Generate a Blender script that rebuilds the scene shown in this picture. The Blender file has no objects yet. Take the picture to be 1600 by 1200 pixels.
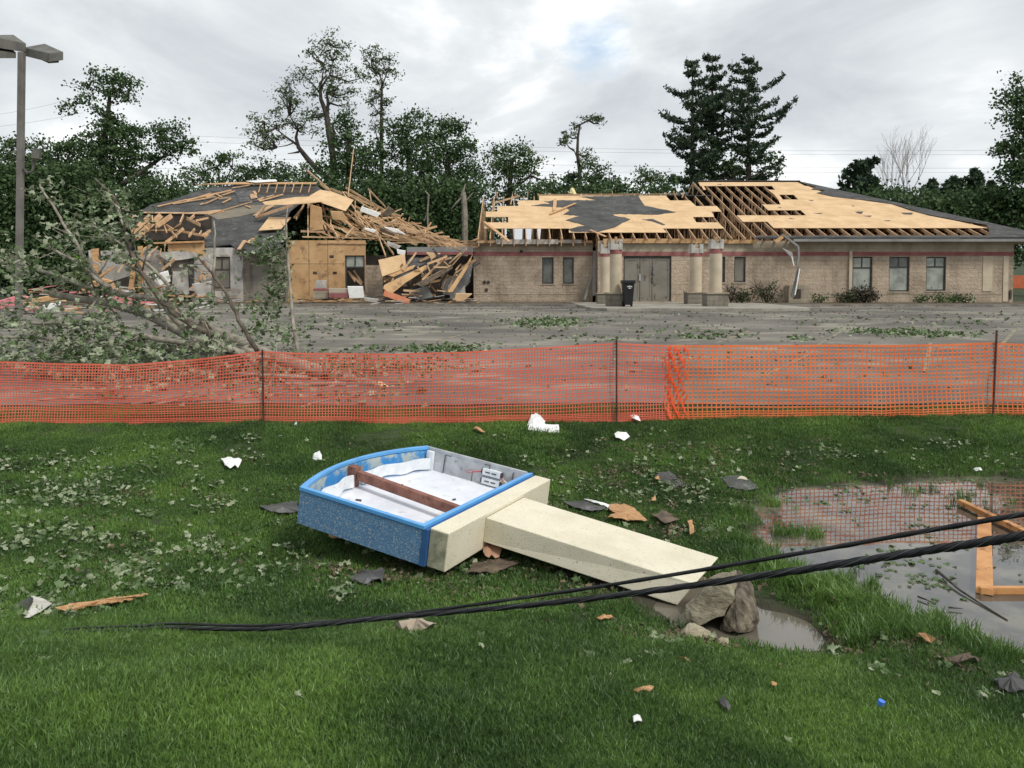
import bpy, math, random
import numpy as np
from mathutils import Vector, Matrix
random.seed(7); rng = np.random.default_rng(11)
PI = math.pi
sc = bpy.context.scene
C = sc.collection

# ---------------------------------------------------------------- camera
CH = 2.7; PITCH = math.radians(2.0); FPX = 1200.0
cam_d = bpy.data.cameras.new('camera'); cam = bpy.data.objects.new('camera', cam_d); C.objects.link(cam)
cam.location = (0, 0, CH); cam.rotation_euler = (PI/2 - PITCH, 0, 0)
cam_d.sensor_width = 36; cam_d.lens = 27; cam_d.shift_y = -118/1600; cam_d.clip_end = 3000; cam_d.clip_start = .05
sc.camera = cam
sc.view_settings.view_transform = 'Standard'; sc.view_settings.look = 'None'
sc.view_settings.exposure = 0.8; sc.view_settings.gamma = 1

# ---------------------------------------------------------------- sun and sky
SUN_EL = math.radians(48); SUN_DIR = Vector((0.62, -0.55, 0)).normalized()   # horizontal direction towards the sun
sd = Vector((SUN_DIR.x*math.cos(SUN_EL), SUN_DIR.y*math.cos(SUN_EL), math.sin(SUN_EL)))
sl = bpy.data.lights.new('sun', 'SUN'); sl.energy = 1.5; sl.angle = math.radians(14); sl.color = (1, .955, .89)
so = bpy.data.objects.new('sun', sl); C.objects.link(so); so.rotation_euler = sd.to_track_quat('Z', 'Y').to_euler(); so.location = (20, -20, 40)

def ray(px, py):
    a = (px-800)/FPX; b = -(py-600+118)/FPX
    return Vector((a, math.cos(PITCH)+b*math.sin(PITCH), -math.sin(PITCH)+b*math.cos(PITCH)))
def pix(px, py, Y):
    d = ray(px, py); return Vector((0, 0, CH)) + d*(Y/d.y)

w = bpy.data.worlds.new('World'); sc.world = w; w.use_nodes = True
nt = w.node_tree; nt.nodes.clear(); N = nt.nodes.new; L = nt.links.new
out = N('ShaderNodeOutputWorld'); bg = N('ShaderNodeBackground'); L(bg.outputs[0], out.inputs[0]); bg.inputs[1].default_value = 0.075
sky = N('ShaderNodeTexSky'); sky.sky_type = 'NISHITA'; sky.sun_disc = False; sky.sun_elevation = SUN_EL
sky.sun_rotation = math.atan2(SUN_DIR.x, SUN_DIR.y)
tc = N('ShaderNodeTexCoord')
mp = N('ShaderNodeMapping'); mp.inputs['Scale'].default_value = (1, 1, 2.6); L(tc.outputs['Generated'], mp.inputs[0])
def wnoise(scale, detail, rough, loc, dist=0.0):
    m = N('ShaderNodeMapping'); m.inputs['Location'].default_value = loc; L(mp.outputs[0], m.inputs[0])
    n = N('ShaderNodeTexNoise'); n.inputs['Scale'].default_value = scale; n.inputs['Detail'].default_value = detail
    n.inputs['Roughness'].default_value = rough; n.inputs['Distortion'].default_value = dist; L(m.outputs[0], n.inputs[0]); return n
def ramp(src, pts, tree=None):
    t = tree or nt
    r = t.nodes.new('ShaderNodeValToRGB'); t.links.new(src, r.inputs[0])
    while len(r.color_ramp.elements) < len(pts): r.color_ramp.elements.new(.5)
    for e, (p, c) in zip(r.color_ramp.elements, pts): e.position = p; e.color = (*c, 1) if len(c) == 3 else c
    return r
n1 = wnoise(2.6, 10, .55, (3.1, .4, .9), .5)
acc = n1.outputs[0]
def bright(px, py, rad, amt):
    global acc
    vm = N('ShaderNodeVectorMath'); vm.operation = 'DISTANCE'; L(tc.outputs['Generated'], vm.inputs[0]); vm.inputs[1].default_value = ray(px, py).normalized()
    mr = N('ShaderNodeMapRange'); mr.interpolation_type = 'SMOOTHERSTEP'; mr.inputs[1].default_value = 0; mr.inputs[2].default_value = rad; mr.inputs[3].default_value = amt; mr.inputs[4].default_value = 0; L(vm.outputs['Value'], mr.inputs[0])
    ad = N('ShaderNodeMath'); ad.operation = 'ADD'; L(acc, ad.inputs[0]); L(mr.outputs[0], ad.inputs[1]); acc = ad.outputs[0]
for q_ in ((900, 190, .28, .10), (1120, 190, .2, .05), (1480, 135, .14, .13), (1260, 280, .16, .13), (700, 170, .25, .05), (20, 270, .25, .09), (390, 230, .12, .07), (1530, 240, .1, .1), (1180, 40, .3, -.05), (560, 40, .3, -.03), (350, 130, .25, -.04)): bright(*q_)
cl = ramp(acc, [(.28, (4.0, 4.3, 4.6)), (.45, (5.2, 5.5, 5.8)), (.58, (6.5, 6.8, 7.0)), (.70, (9.6, 9.7, 9.6))])
n2 = wnoise(5.0, 7, .6, (7.7, 2.0, .3), .2)
cl2 = ramp(n2.outputs[0], [(.3, (.93, .93, .94)), (.7, (1.07, 1.07, 1.06))])
mul = N('ShaderNodeMix'); mul.data_type = 'RGBA'; mul.blend_type = 'MULTIPLY'; mul.inputs[0].default_value = 1
L(cl.outputs[0], mul.inputs[6]); L(cl2.outputs[0], mul.inputs[7])
# a small gap of blue in the cloud deck
def gap(px, py, r0, r1):
    vm = N('ShaderNodeVectorMath'); vm.operation = 'DISTANCE'; L(tc.outputs['Generated'], vm.inputs[0]); vm.inputs[1].default_value = ray(px, py).normalized()
    ad = N('ShaderNodeMath'); ad.operation = 'MULTIPLY_ADD'; L(n2.outputs[0], ad.inputs[0]); ad.inputs[1].default_value = -.30; L(vm.outputs['Value'], ad.inputs[2])
    mr = N('ShaderNodeMapRange'); mr.inputs[1].default_value = r0; mr.inputs[2].default_value = r1; mr.inputs[3].default_value = 1; mr.inputs[4].default_value = 0
    L(ad.outputs[0], mr.inputs[0]); return mr
g1 = gap(928, 88, -.165, -.105)
sm = N('ShaderNodeMix'); sm.data_type = 'RGBA'; L(g1.outputs[0], sm.inputs[0]); L(mul.outputs[2], sm.inputs[6])
sb = N('ShaderNodeMix'); sb.data_type = 'RGBA'; sb.inputs[0].default_value = .7; L(sky.outputs[0], sb.inputs[6]); sb.inputs[7].default_value = (5.6, 6.8, 8.0, 1)
L(sb.outputs[2], sm.inputs[7]); L(sm.outputs[2], bg.inputs[0])

# ---------------------------------------------------------------- helpers
def tag(o, label=None, cat=None, group=None, kind=None):
    if label: o['label'] = label
    if cat: o['category'] = cat
    if group: o['group'] = group
    if kind: o['kind'] = kind
    return o
def empty(name, loc, label=None, cat=None, group=None, kind=None):
    o = bpy.data.objects.new(name, None); C.objects.link(o); o.location = loc; o.empty_display_size = .2
    return tag(o, label, cat, group, kind)
class MB:
    def __init__(s): s.v = []; s.f = []; s.m = []
    def add(s, vs, fs, mi=0):
        b = len(s.v); s.v += [tuple(v) for v in vs]; s.f += [tuple(i+b for i in f) for f in fs]; s.m += [mi]*len(fs); return s
    def box(s, lo, hi, mi=0):
        x0, y0, z0 = lo; x1, y1, z1 = hi
        return s.add([(x0,y0,z0),(x1,y0,z0),(x1,y1,z0),(x0,y1,z0),(x0,y0,z1),(x1,y0,z1),(x1,y1,z1),(x0,y1,z1)],
                     [(0,3,2,1),(4,5,6,7),(0,1,5,4),(1,2,6,5),(2,3,7,6),(3,0,4,7)], mi)
    def hexa(s, p, mi=0):
        return s.add(p, [(0,3,2,1),(4,5,6,7),(0,1,5,4),(1,2,6,5),(2,3,7,6),(3,0,4,7)], mi)
    def beam(s, p, q, w, h, mi=0, up=(0, 0, 1), jag=0):
        p = Vector(p); q = Vector(q); d = (q-p).normalized(); u = Vector(up)
        if abs(d.dot(u)) > .98: u = Vector((0, 1, 0))
        a = d.cross(u).normalized(); b = a.cross(d).normalized()
        P = []
        for c in (p, q):
            for (i, j) in ((-1,-1),(1,-1),(1,1),(-1,1)):
                e = c + a*(i*w/2) + b*(j*h/2)
                if jag and c is q: e = e + d*random.uniform(-jag, jag)
                P.append(e)
        return s.add(P, [(0,1,2,3),(7,6,5,4),(0,4,5,1),(1,5,6,2),(2,6,7,3),(3,7,4,0)], mi)
    def tube(s, pts, rads, n=6, mi=0):
        pts = [Vector(p) for p in pts]; k = len(pts)
        if not hasattr(rads, '__len__'): rads = [rads]*k
        V = []; prev = None
        for i in range(k):
            d = (pts[min(i+1,k-1)]-pts[max(i-1,0)]).normalized()
            if prev is None: a = d.orthogonal().normalized()
            else:
                a = prev - d*prev.dot(d); a = a.normalized() if a.length > 1e-6 else d.orthogonal().normalized()
            prev = a; b = d.cross(a)
            for j in range(n):
                t = 2*PI*j/n; V.append(pts[i] + (a*math.cos(t)+b*math.sin(t))*rads[i])
        F = [(i*n+j, i*n+(j+1) % n, (i+1)*n+(j+1) % n, (i+1)*n+j) for i in range(k-1) for j in range(n)]
        F += [tuple(range(n))[::-1], tuple((k-1)*n+j for j in range(n))]
        return s.add(V, F, mi)
    def prism(s, poly, off, mi=0):
        n = len(poly); o = Vector(off); P = [Vector(p) for p in poly]; Q = [p+o for p in P]
        return s.add(P+Q, [tuple(range(n))[::-1], tuple(range(n, 2*n))] + [(i, (i+1) % n, n+(i+1) % n, n+i) for i in range(n)], mi)
    def build(s, name, mats, parent=None, smooth=False, bevel=0, **kw):
        me = bpy.data.meshes.new(name)
        V = np.array([tuple(v) for v in s.v], dtype=float)
        if parent is not None:
            p = parent; org = np.array(p.location)
            while p.parent is not None: p = p.parent; org = org+np.array(p.location)
        else:
            org = np.array([(V[:,0].min()+V[:,0].max())/2, (V[:,1].min()+V[:,1].max())/2, V[:,2].min()])
        me.from_pydata((V-org).tolist(), [], s.f)
        if not isinstance(mats, (list, tuple)): mats = [mats]
        for m in mats: me.materials.append(m)
        me.polygons.foreach_set('material_index', s.m)
        if smooth: me.polygons.foreach_set('use_smooth', [True]*len(s.f))
        me.validate(); me.update()
        o = bpy.data.objects.new(name, me); C.objects.link(o)
        if parent is not None: o.parent = parent
        else: o.location = org
        if bevel:
            b = o.modifiers.new('b', 'BEVEL'); b.width = bevel; b.segments = 2; b.limit_method = 'ANGLE'
        return tag(o, **kw)
def quads_obj(name, V, F, mat, parent=None, **kw):
    """V (n,3) array, F (m,k) int array -> one mesh, fast"""
    me = bpy.data.meshes.new(name); org = np.zeros(3)
    if parent is not None:
        p = parent; org = np.array(p.location)
        while p.parent is not None: p = p.parent; org = org+np.array(p.location)
    else: org = np.array([V[:,0].mean(), V[:,1].mean(), V[:,2].min()])
    V = V-org
    me.vertices.add(len(V)); me.vertices.foreach_set('co', V.astype(np.float32).ravel())
    m, k = F.shape
    me.loops.add(m*k); me.loops.foreach_set('vertex_index', F.astype(np.int32).ravel())
    me.polygons.add(m); me.polygons.foreach_set('loop_start', np.arange(0, m*k, k, dtype=np.int32))
    me.materials.append(mat); me.update(calc_edges=True)
    o = bpy.data.objects.new(name, me); C.objects.link(o)
    if parent is not None: o.parent = parent
    else: o.location = org
    return tag(o, **kw)

def mat(name, c1, c2=None, scale=4, rough=.8, bump=0, bscale=None, metallic=0, lo=.38, hi=.62, stretch=(1,1,1), detail=6,
        world=False, c3=None, s3=20, lo3=.6, hi3=.64, spec=.5, trans=0, dist=0):
    m = bpy.data.materials.new(name); m.use_nodes = True; t = m.node_tree; b = t.nodes['Principled BSDF']
    b.inputs['Roughness'].default_value = rough; b.inputs['Metallic'].default_value = metallic; b.inputs['Specular IOR Level'].default_value = spec
    b.inputs['Base Color'].default_value = (*c1, 1)
    if world: src = t.nodes.new('ShaderNodeNewGeometry').outputs['Position']
    else: src = t.nodes.new('ShaderNodeTexCoord').outputs['Object']
    mpn = t.nodes.new('ShaderNodeMapping'); mpn.inputs['Scale'].default_value = stretch; t.links.new(src, mpn.inputs[0])
    def noise(s, d=detail):
        n = t.nodes.new('ShaderNodeTexNoise'); n.inputs['Scale'].default_value = s; n.inputs['Detail'].default_value = d
        n.inputs['Roughness'].default_value = .6; n.inputs['Distortion'].default_value = dist; t.links.new(mpn.outputs[0], n.inputs[0]); return n
    col = None
    if c2:
        r = ramp(noise(scale).outputs[0], [(lo, c1), (hi, c2)], t); col = r.outputs[0]
        if c3:
            r3 = ramp(noise(s3).outputs[0], [(lo3, (0,0,0)), (hi3, (1,1,1))], t)
            mx = t.nodes.new('ShaderNodeMix'); mx.data_type = 'RGBA'; t.links.new(r3.outputs[0], mx.inputs[0]); t.links.new(col, mx.inputs[6]); mx.inputs[7].default_value = (*c3, 1); col = mx.outputs[2]
        t.links.new(col, b.inputs['Base Color'])
    if bump:
        bp = t.nodes.new('ShaderNodeBump'); bp.inputs['Strength'].default_value = min(1, bump); bp.inputs['Distance'].default_value = .03
        t.links.new(noise(bscale or scale*4).outputs[0], bp.inputs['Height']); t.links.new(bp.outputs[0], b.inputs['Normal'])
    if trans:
        tr = t.nodes.new('ShaderNodeBsdfTranslucent'); ms = t.nodes.new('ShaderNodeMixShader'); ms.inputs[0].default_value = trans
        if col: t.links.new(col, tr.inputs[0])
        else: tr.inputs[0].default_value = (*c1, 1)
        o = t.nodes['Material Output']; t.links.new(b.outputs[0], ms.inputs[1]); t.links.new(tr.outputs[0], ms.inputs[2]); t.links.new(ms.outputs[0], o.inputs[0])
    return m

# ---------------------------------------------------------------- ground shape
PY = np.array([0, 2.2, 3.2, 4.2, 5.0, 6.0, 7.0, 8.5, 10.2, 11.0, 11.7, 12.5, 13.5, 20, 31.5, 36.5, 41, 55, 75, 110, 200, 2000.])
PZ = np.array([1.12, 1.12, .86, .56, .36, .14, .03, .02, .07, .18, .34, .46, .54, .88, 1.47, 1.51, 1.55, 1.6, 3.2, 7.2, 10, 14.])
def zray(px, py, z0=0.0):
    d = ray(px, py); t = (z0-CH)/d.z; return (d.x*t, d.y*t)
pond_px = [(1136,838),(1165,852),(1199,866),(1215,885),(1265,904),(1298,922),(1334,937),(1388,958),(1433,976),(1505,994),(1556,1009),(1602,1040),(1700,1090),(1900,1130),(2300,1130),(2300,742),(1900,738),(1700,742),(1600,744),(1520,742),(1460,745),(1391,751),(1340,752),(1298,757),(1255,756),(1217,763),(1200,778),(1184,787),(1148,793),(1165,806),(1181,817),(1175,826)]
pud_px = [(1188,952),(1225,958),(1262,972),(1290,1000),(1282,1018),(1235,1018),(1165,1004),(1110,992),(1060,975),(1022,950),(1040,925),(1090,905),(1150,925)]
POND = np.array([zray(*p) for p in pond_px]); PUD = np.array([zray(*p) for p in pud_px])
GOUGE = np.array([(.1, 6.95), (.7, 6.45), (1.25, 6.1), (1.85, 6.5), (.9, 7.4), (.3, 7.3)])
def sdist(P, poly):
    P = np.asarray(P, float); n = len(poly); d = np.full(len(P), 1e9); ins = np.zeros(len(P), bool)
    for i in range(n):
        a = poly[i]; b = poly[(i+1) % n]; e = b-a; wv = P-a
        t = np.clip((wv@e)/(e@e), 0, 1)[:, None]; d = np.minimum(d, np.linalg.norm(wv-t*e, axis=1))
        c = (a[1] > P[:,1]) != (b[1] > P[:,1])
        xi = a[0]+(P[:,1]-a[1])*(b[0]-a[0])/(b[1]-a[1]+1e-12); ins ^= c & (P[:,0] < xi)
    return np.where(ins, -d, d)
def sst(x, a, b):
    t = np.clip((x-a)/(b-a), 0, 1); return t*t*(3-2*t)
def ground(x, y):
    x = np.atleast_1d(np.asarray(x, float)); y = np.atleast_1d(np.asarray(y, float))
    z = (np.interp(y-.35, PY, PZ)+2*np.interp(y, PY, PZ)+np.interp(y+.35, PY, PZ))/4
    z = np.where(y > 13.2, np.interp(y, PY, PZ), z)
    near = sst(y, 1.5, 4)*(1-sst(y, 11, 13))
    z = z + near*(.14*sst(-x, 1.2, 4.5) + .03*np.sin(x*1.3+y*.7)*np.cos(y*1.1-.4*x) + .012*np.sin(4.1*x+1)*np.sin(3.7*y))
    m = (y < 16)
    if m.any():
        P = np.stack([x[m], y[m]], 1)
        zz = z[m]; wob = .035*np.sin(9*P[:,0])*np.sin(8*P[:,1]+1)
        # the falling post gouged the ground beneath it
        zz = zz - .14*np.exp(-(sdist(P, GOUGE)/.22)**2*(sdist(P, GOUGE) > 0))*(sdist(P, GOUGE) < 1.2)
        zz = np.maximum(zz, .012)
        for poly, sl_, dp in ((POND, .22, .16), (PUD, .20, .18)):
            d = sdist(P, poly) + wob*(1 if poly is POND else .3)
            lim = np.where(d < 0, np.maximum(-dp, d*.5), d*sl_ + .012*sst(d, 0, .06)); zz = np.minimum(zz, lim)
        z[m] = zz
    return z
def gz(x, y): return float(ground(x, y)[0])
def pixg(px, py, dz=0.0):
    d = ray(px, py); ts = np.linspace(1.2, 60, 3000); X = d.x*ts/d.y; Z = CH+d.z*ts/d.y
    G = ground(X, ts)+dz; k = np.argmax(Z < G); return Vector((X[k], ts[k], G[k]))

def spaced(lo, hi, f, far, g):
    a = list(np.arange(lo, hi+1e-6, f)); s = f
    while a[-1] < far: s *= g; a.append(a[-1]+s)
    return a
xs = spaced(-10, 11, .07, 900, 1.12); s_ = .07; xl = [-10]
while xl[-1] > -900: s_ *= 1.12; xl.append(xl[-1]-s_)
xs = np.array(xl[:0:-1]+xs); ys = np.array([-30, -8, -2, 0] + spaced(1, 13.6, .07, 1900, 1.10))
GX, GY = np.meshgrid(xs, ys); GZ = ground(GX.ravel(), GY.ravel())
Vg = np.stack([GX.ravel(), GY.ravel(), GZ], 1); nx, ny = len(xs), len(ys)
ii = (np.arange(ny-1)[:, None]*nx+np.arange(nx-1)[None]).ravel()
Fg = np.stack([ii, ii+1, ii+1+nx, ii+nx], 1)

# lawn soil / turf material
m_turf = bpy.data.materials.new('turf'); m_turf.use_nodes = True; t = m_turf.node_tree; b = t.nodes['Principled BSDF']; b.inputs['Roughness'].default_value = .95
gp = t.nodes.new('ShaderNodeNewGeometry')
def tn(s, d=6, r=.6):
    n = t.nodes.new('ShaderNodeTexNoise'); n.inputs['Scale'].default_value = s; n.inputs['Detail'].default_value = d; n.inputs['Roughness'].default_value = r; t.links.new(gp.outputs['Position'], n.inputs[0]); return n
r1 = ramp(tn(1.1).outputs[0], [(.35, (.018, .030, .010)), (.65, (.035, .060, .016))], t)
r2 = ramp(tn(2.3).outputs[0], [(.60, (0,0,0)), (.68, (1,1,1))], t)
mx = t.nodes.new('ShaderNodeMix'); mx.data_type = 'RGBA'; t.links.new(r2.outputs[0], mx.inputs[0]); t.links.new(r1.outputs[0], mx.inputs[6]); mx.inputs[7].default_value = (.05, .042, .028, 1)
sx = t.nodes.new('ShaderNodeSeparateXYZ'); t.links.new(gp.outputs['Position'], sx.inputs[0])
wet = t.nodes.new('ShaderNodeMapRange'); wet.inputs[1].default_value = .0; wet.inputs[2].default_value = .05; wet.inputs[3].default_value = 1; wet.inputs[4].default_value = 0; t.links.new(sx.outputs[2], wet.inputs[0])
mx2 = t.nodes.new('ShaderNodeMix'); mx2.data_type = 'RGBA'; t.links.new(wet.outputs[0], mx2.inputs[0]); t.links.new(mx.outputs[2], mx2.inputs[6]); mx2.inputs[7].default_value = (.045, .036, .024, 1)
t.links.new(mx2.outputs[2], b.inputs['Base Color'])
bp = t.nodes.new('ShaderNodeBump'); bp.inputs['Strength'].default_value = .8; bp.inputs['Distance'].default_value = .03; t.links.new(tn(22).outputs[0], bp.inputs['Height']); t.links.new(bp.outputs[0], b.inputs['Normal'])
lawn = quads_obj('ground', Vg, Fg, m_turf, kind='structure'); lawn.data.polygons.foreach_set('use_smooth', [True]*len(lawn.data.polygons))

# asphalt parking lot
def sheet(name, xs, ys, dz, mat_, edge=None, **kw):
    X, Y = np.meshgrid(xs, ys)
    if edge is not None: Y = Y + edge(X, Y)
    Z = ground(X.ravel(), Y.ravel())+dz; nx, ny = len(xs), len(ys)
    i = (np.arange(ny-1)[:, None]*nx+np.arange(nx-1)[None]).ravel()
    return quads_obj(name, np.stack([X.ravel(), Y.ravel(), Z], 1), np.stack([i, i+1, i+1+nx, i+nx], 1), mat_, **kw)
m_asph = mat('asphalt', (.085, .078, .066), (.20, .182, .152), scale=.55, rough=.85, bump=.4, bscale=30, world=True, stretch=(.45, 1, 1), c3=(.27, .25, .195), s3=1.1, lo3=.55, hi3=.68, lo=.35, hi=.65)
sheet('parking_lot', np.arange(-60, 90, 2.), np.array([13.45, 14, 16, 18, 20, 23, 26, 29, 31.5, 34, 36.5]), .015, m_asph, edge=lambda X, Y: np.where(Y < 13.6, .12*np.sin(X*.9)+.05*np.sin(X*3.1), 0), kind='structure')
m_line = mat('worn_line_paint', (.30, .26, .15), (.17, .155, .125), scale=3, rough=.9, world=True, lo=.4, hi=.55)
for a, b_ in [((1118,538),(1170,518)),((1278,540),(1328,511)),((1446,582),(1454,536)),((1190,590),(1262,556)),((620,548),(740,520)),((1560,545),(1590,512))]:
    p = pixg(*a); q = pixg(*b_); n = Vector(((q-p).y, -(q-p).x, 0)).normalized()*.05
    mb = MB(); K = 6
    P = [p.lerp(q, i/K) for i in range(K+1)]
    for e in P: e.z = gz(e.x, e.y)+.019
    mb.add([e+s*n for e in P for s in (-1, 1)], [(2*i, 2*i+1, 2*i+3, 2*i+2) for i in range(K)])
    mb.build('parking_line', m_line, kind='structure')
m_conc = mat('concrete', (.22, .205, .17), (.34, .315, .265), scale=1.2, rough=.9, bump=.3, bscale=20, world=True)
m_concd = mat('old_concrete', (.12, .11, .095), (.24, .22, .19), scale=1.2, rough=.9, bump=.3, bscale=20, world=True)
m_mulch = mat('mulch', (.06, .045, .03), (.16, .13, .09), scale=5, rough=1, bump=.9, bscale=30, world=True, c3=(.07, .10, .04), s3=1.3)
for (xa, xb) in ((-60, 3.1), (12.6, 60)):
    mb = MB(); mb.box((xa, 36.4, 1.3), (xb, 36.55, 1.62)); mb.build('kerb', m_concd, kind='structure')
    sheet('planting_bed', np.arange(xa, xb+.01, (xb-xa)/40), np.array([36.55, 38, 39, 40, 41.4]), .09, m_mulch, kind='structure')
mb = MB()
mb.prism([(3.1,36.5,1.3),(3.3,32.3,1.3),(3.9,31.5,1.3),(11.8,31.5,1.3),(12.5,32.2,1.3),(12.6,36.5,1.3),(12.6,40.1,1.3),(3.1,40.1,1.3)], (0, 0, .32))
mb.build('walkway', m_conc, kind='structure', bevel=.02)

# water
m_wat = bpy.data.materials.new('muddy_water'); m_wat.use_nodes = True; t = m_wat.node_tree; b = t.nodes['Principled BSDF']
b.inputs['Roughness'].default_value = .02; b.inputs['IOR'].default_value = 1.9; b.inputs['Specular IOR Level'].default_value = .6
gp = t.nodes.new('ShaderNodeNewGeometry')
sc1 = tn(1.6, 8, .65); scr = ramp(sc1.outputs[0], [(.45, (.055, .052, .044)), (.62, (.15, .135, .10))], t); t.links.new(scr.outputs[0], b.inputs['Base Color'])
sc2 = tn(3.0, 8, .7); rr = ramp(sc2.outputs[0], [(.55, (.008, .008, .008)), (.72, (.16, .16, .16))], t); t.links.new(rr.outputs[0], b.inputs['Roughness'])
bp = t.nodes.new('ShaderNodeBump'); bp.inputs['Strength'].default_value = .03; bp.inputs['Distance'].default_value = .01
t.links.new(tn(5, 3).outputs[0], bp.inputs['Height']); t.links.new(bp.outputs[0], b.inputs['Normal'])
m_pud = mat('puddle_water', (.13, .115, .09), rough=.03, bump=.03, bscale=4, spec=.8, world=True)
for nm, poly, mm in (('pond', POND, m_wat), ('puddle', PUD, m_pud)):
    c = poly.mean(0); mb = MB(); P = []
    for i in range(len(poly)):
        q = poly[i]-c; ln = np.linalg.norm(q); P.append((*(c+q*(1+.22/ln)), 0.0))
    ar = sum(P[i][0]*P[(i+1)%len(P)][1]-P[(i+1)%len(P)][0]*P[i][1] for i in range(len(P)))
    mb.add(P if ar > 0 else P[::-1], [tuple(range(len(P)))])
    mb.build(nm, mm, kind='structure')

# ---------------------------------------------------------------- grass
m_gr = bpy.data.materials.new('grass_blade'); m_gr.use_nodes = True; t = m_gr.node_tree; b = t.nodes['Principled BSDF']; b.inputs['Roughness'].default_value = .42; b.inputs['Specular IOR Level'].default_value = .45
gp = t.nodes.new('ShaderNodeNewGeometry')
ra = ramp(tn(.8, 5).outputs[0], [(.36, (.057, .118, .033)), (.5, (.102, .195, .050)), (.64, (.168, .295, .068))], t)
rb = ramp(tn(30, 2).outputs[0], [(.35, (.6, .6, .6)), (.65, (1.35, 1.3, 1.2))], t)
mm_ = t.nodes.new('ShaderNodeMix'); mm_.data_type = 'RGBA'; mm_.blend_type = 'MULTIPLY'; mm_.inputs[0].default_value = 1; t.links.new(ra.outputs[0], mm_.inputs[6]); t.links.new(rb.outputs[0], mm_.inputs[7])
t.links.new(mm_.outputs[2], b.inputs['Base Color'])
tr = t.nodes.new('ShaderNodeBsdfTranslucent'); t.links.new(mm_.outputs[2], tr.inputs[0]); ms = t.nodes.new('ShaderNodeMixShader'); ms.inputs[0].default_value = .35
t.links.new(b.outputs[0], ms.inputs[1]); t.links.new(tr.outputs[0], ms.inputs[2]); t.links.new(ms.outputs[0], t.nodes['Material Output'].inputs[0])

def grass_object(name, pts, sizes, nvar=6, blades=55, rad=.11, hgt=.055, wid=.004, label='', **kw):
    """one mesh holding the tuft shapes and the points; geometry nodes put a tuft on every point"""
    V = []; F = []; var = []
    for k in range(nvar):
        for _ in range(blades):
            r = rad*math.sqrt(random.random()); a = random.uniform(0, 2*PI); x, y = r*math.cos(a), r*math.sin(a)
            h = hgt*random.uniform(.5, 1.25); yaw = random.uniform(0, 2*PI); ln = h*random.uniform(.1, .9); la = random.uniform(0, 2*PI)
            dx, dy = math.cos(yaw)*wid, math.sin(yaw)*wid; lx, ly = ln*math.cos(la), ln*math.sin(la); b0 = len(V)
            V += [(x-dx, y-dy, -.01), (x+dx, y+dy, -.01), (x+dx*.8+lx*.35, y+dy*.8+ly*.35, h*.6), (x-dx*.8+lx*.35, y-dy*.8+ly*.35, h*.6), (x+lx, y+ly, h)]
            F += [(b0, b0+1, b0+2, b0+3), (b0+3, b0+2, b0+4)]; var += [k]*5
    nb = len(V); V += [tuple(p) for p in pts]
    me = bpy.data.meshes.new(name); me.from_pydata(V, [], F); me.materials.append(m_gr)
    A = me.attributes.new('var', 'INT', 'POINT'); A.data.foreach_set('value', np.array(var+[-1]*len(pts), dtype=np.int32))
    A = me.attributes.new('sz', 'FLOAT', 'POINT'); A.data.foreach_set('value', np.array([0.]*nb+list(sizes), dtype=np.float32))
    o = bpy.data.objects.new(name, me); C.objects.link(o)
    ng = bpy.data.node_groups.new('tufts', 'GeometryNodeTree')
    ng.interface.new_socket('Geometry', in_out='INPUT', socket_type='NodeSocketGeometry'); ng.interface.new_socket('Geometry', in_out='OUTPUT', socket_type='NodeSocketGeometry')
    n = ng.nodes.new; l = ng.links.new; gi = n('NodeGroupInput'); go = n('NodeGroupOutput')
    at = n('GeometryNodeInputNamedAttribute'); at.data_type = 'INT'; at.inputs[0].default_value = 'var'
    def sel(k):
        c = n('FunctionNodeCompare'); c.data_type = 'INT'; c.operation = 'EQUAL'; l(at.outputs['Attribute'], c.inputs[2]); c.inputs[3].default_value = k
        s = n('GeometryNodeSeparateGeometry'); s.domain = 'POINT'; l(gi.outputs[0], s.inputs[0]); l(c.outputs[0], s.inputs[1]); return s
    gti = n('GeometryNodeGeometryToInstance')
    for k in range(nvar)[::-1]: l(sel(k).outputs[0], gti.inputs[0])
    sp = sel(-1); ip = n('GeometryNodeInstanceOnPoints'); l(sp.outputs[0], ip.inputs['Points']); l(gti.outputs[0], ip.inputs['Instance'])
    ip.inputs['Pick Instance'].default_value = True
    ri = n('FunctionNodeRandomValue'); ri.data_type = 'INT'; ri.inputs[4].default_value = 0; ri.inputs[5].default_value = nvar-1; l(ri.outputs[2], ip.inputs['Instance Index'])
    rv = n('FunctionNodeRandomValue'); rv.data_type = 'FLOAT_VECTOR'; rv.inputs[0].default_value = (-.12, -.12, 0); rv.inputs[1].default_value = (.12, .12, 6.283); l(rv.outputs[0], ip.inputs['Rotation'])
    az = n('GeometryNodeInputNamedAttribute'); az.data_type = 'FLOAT'; az.inputs[0].default_value = 'sz'; l(az.outputs['Attribute'], ip.inputs['Scale'])
    l(ip.outputs[0], go.inputs[0]); mod = o.modifiers.new('tufts', 'NODES'); mod.node_group = ng
    return tag(o, label, kind='stuff', **kw)

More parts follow.
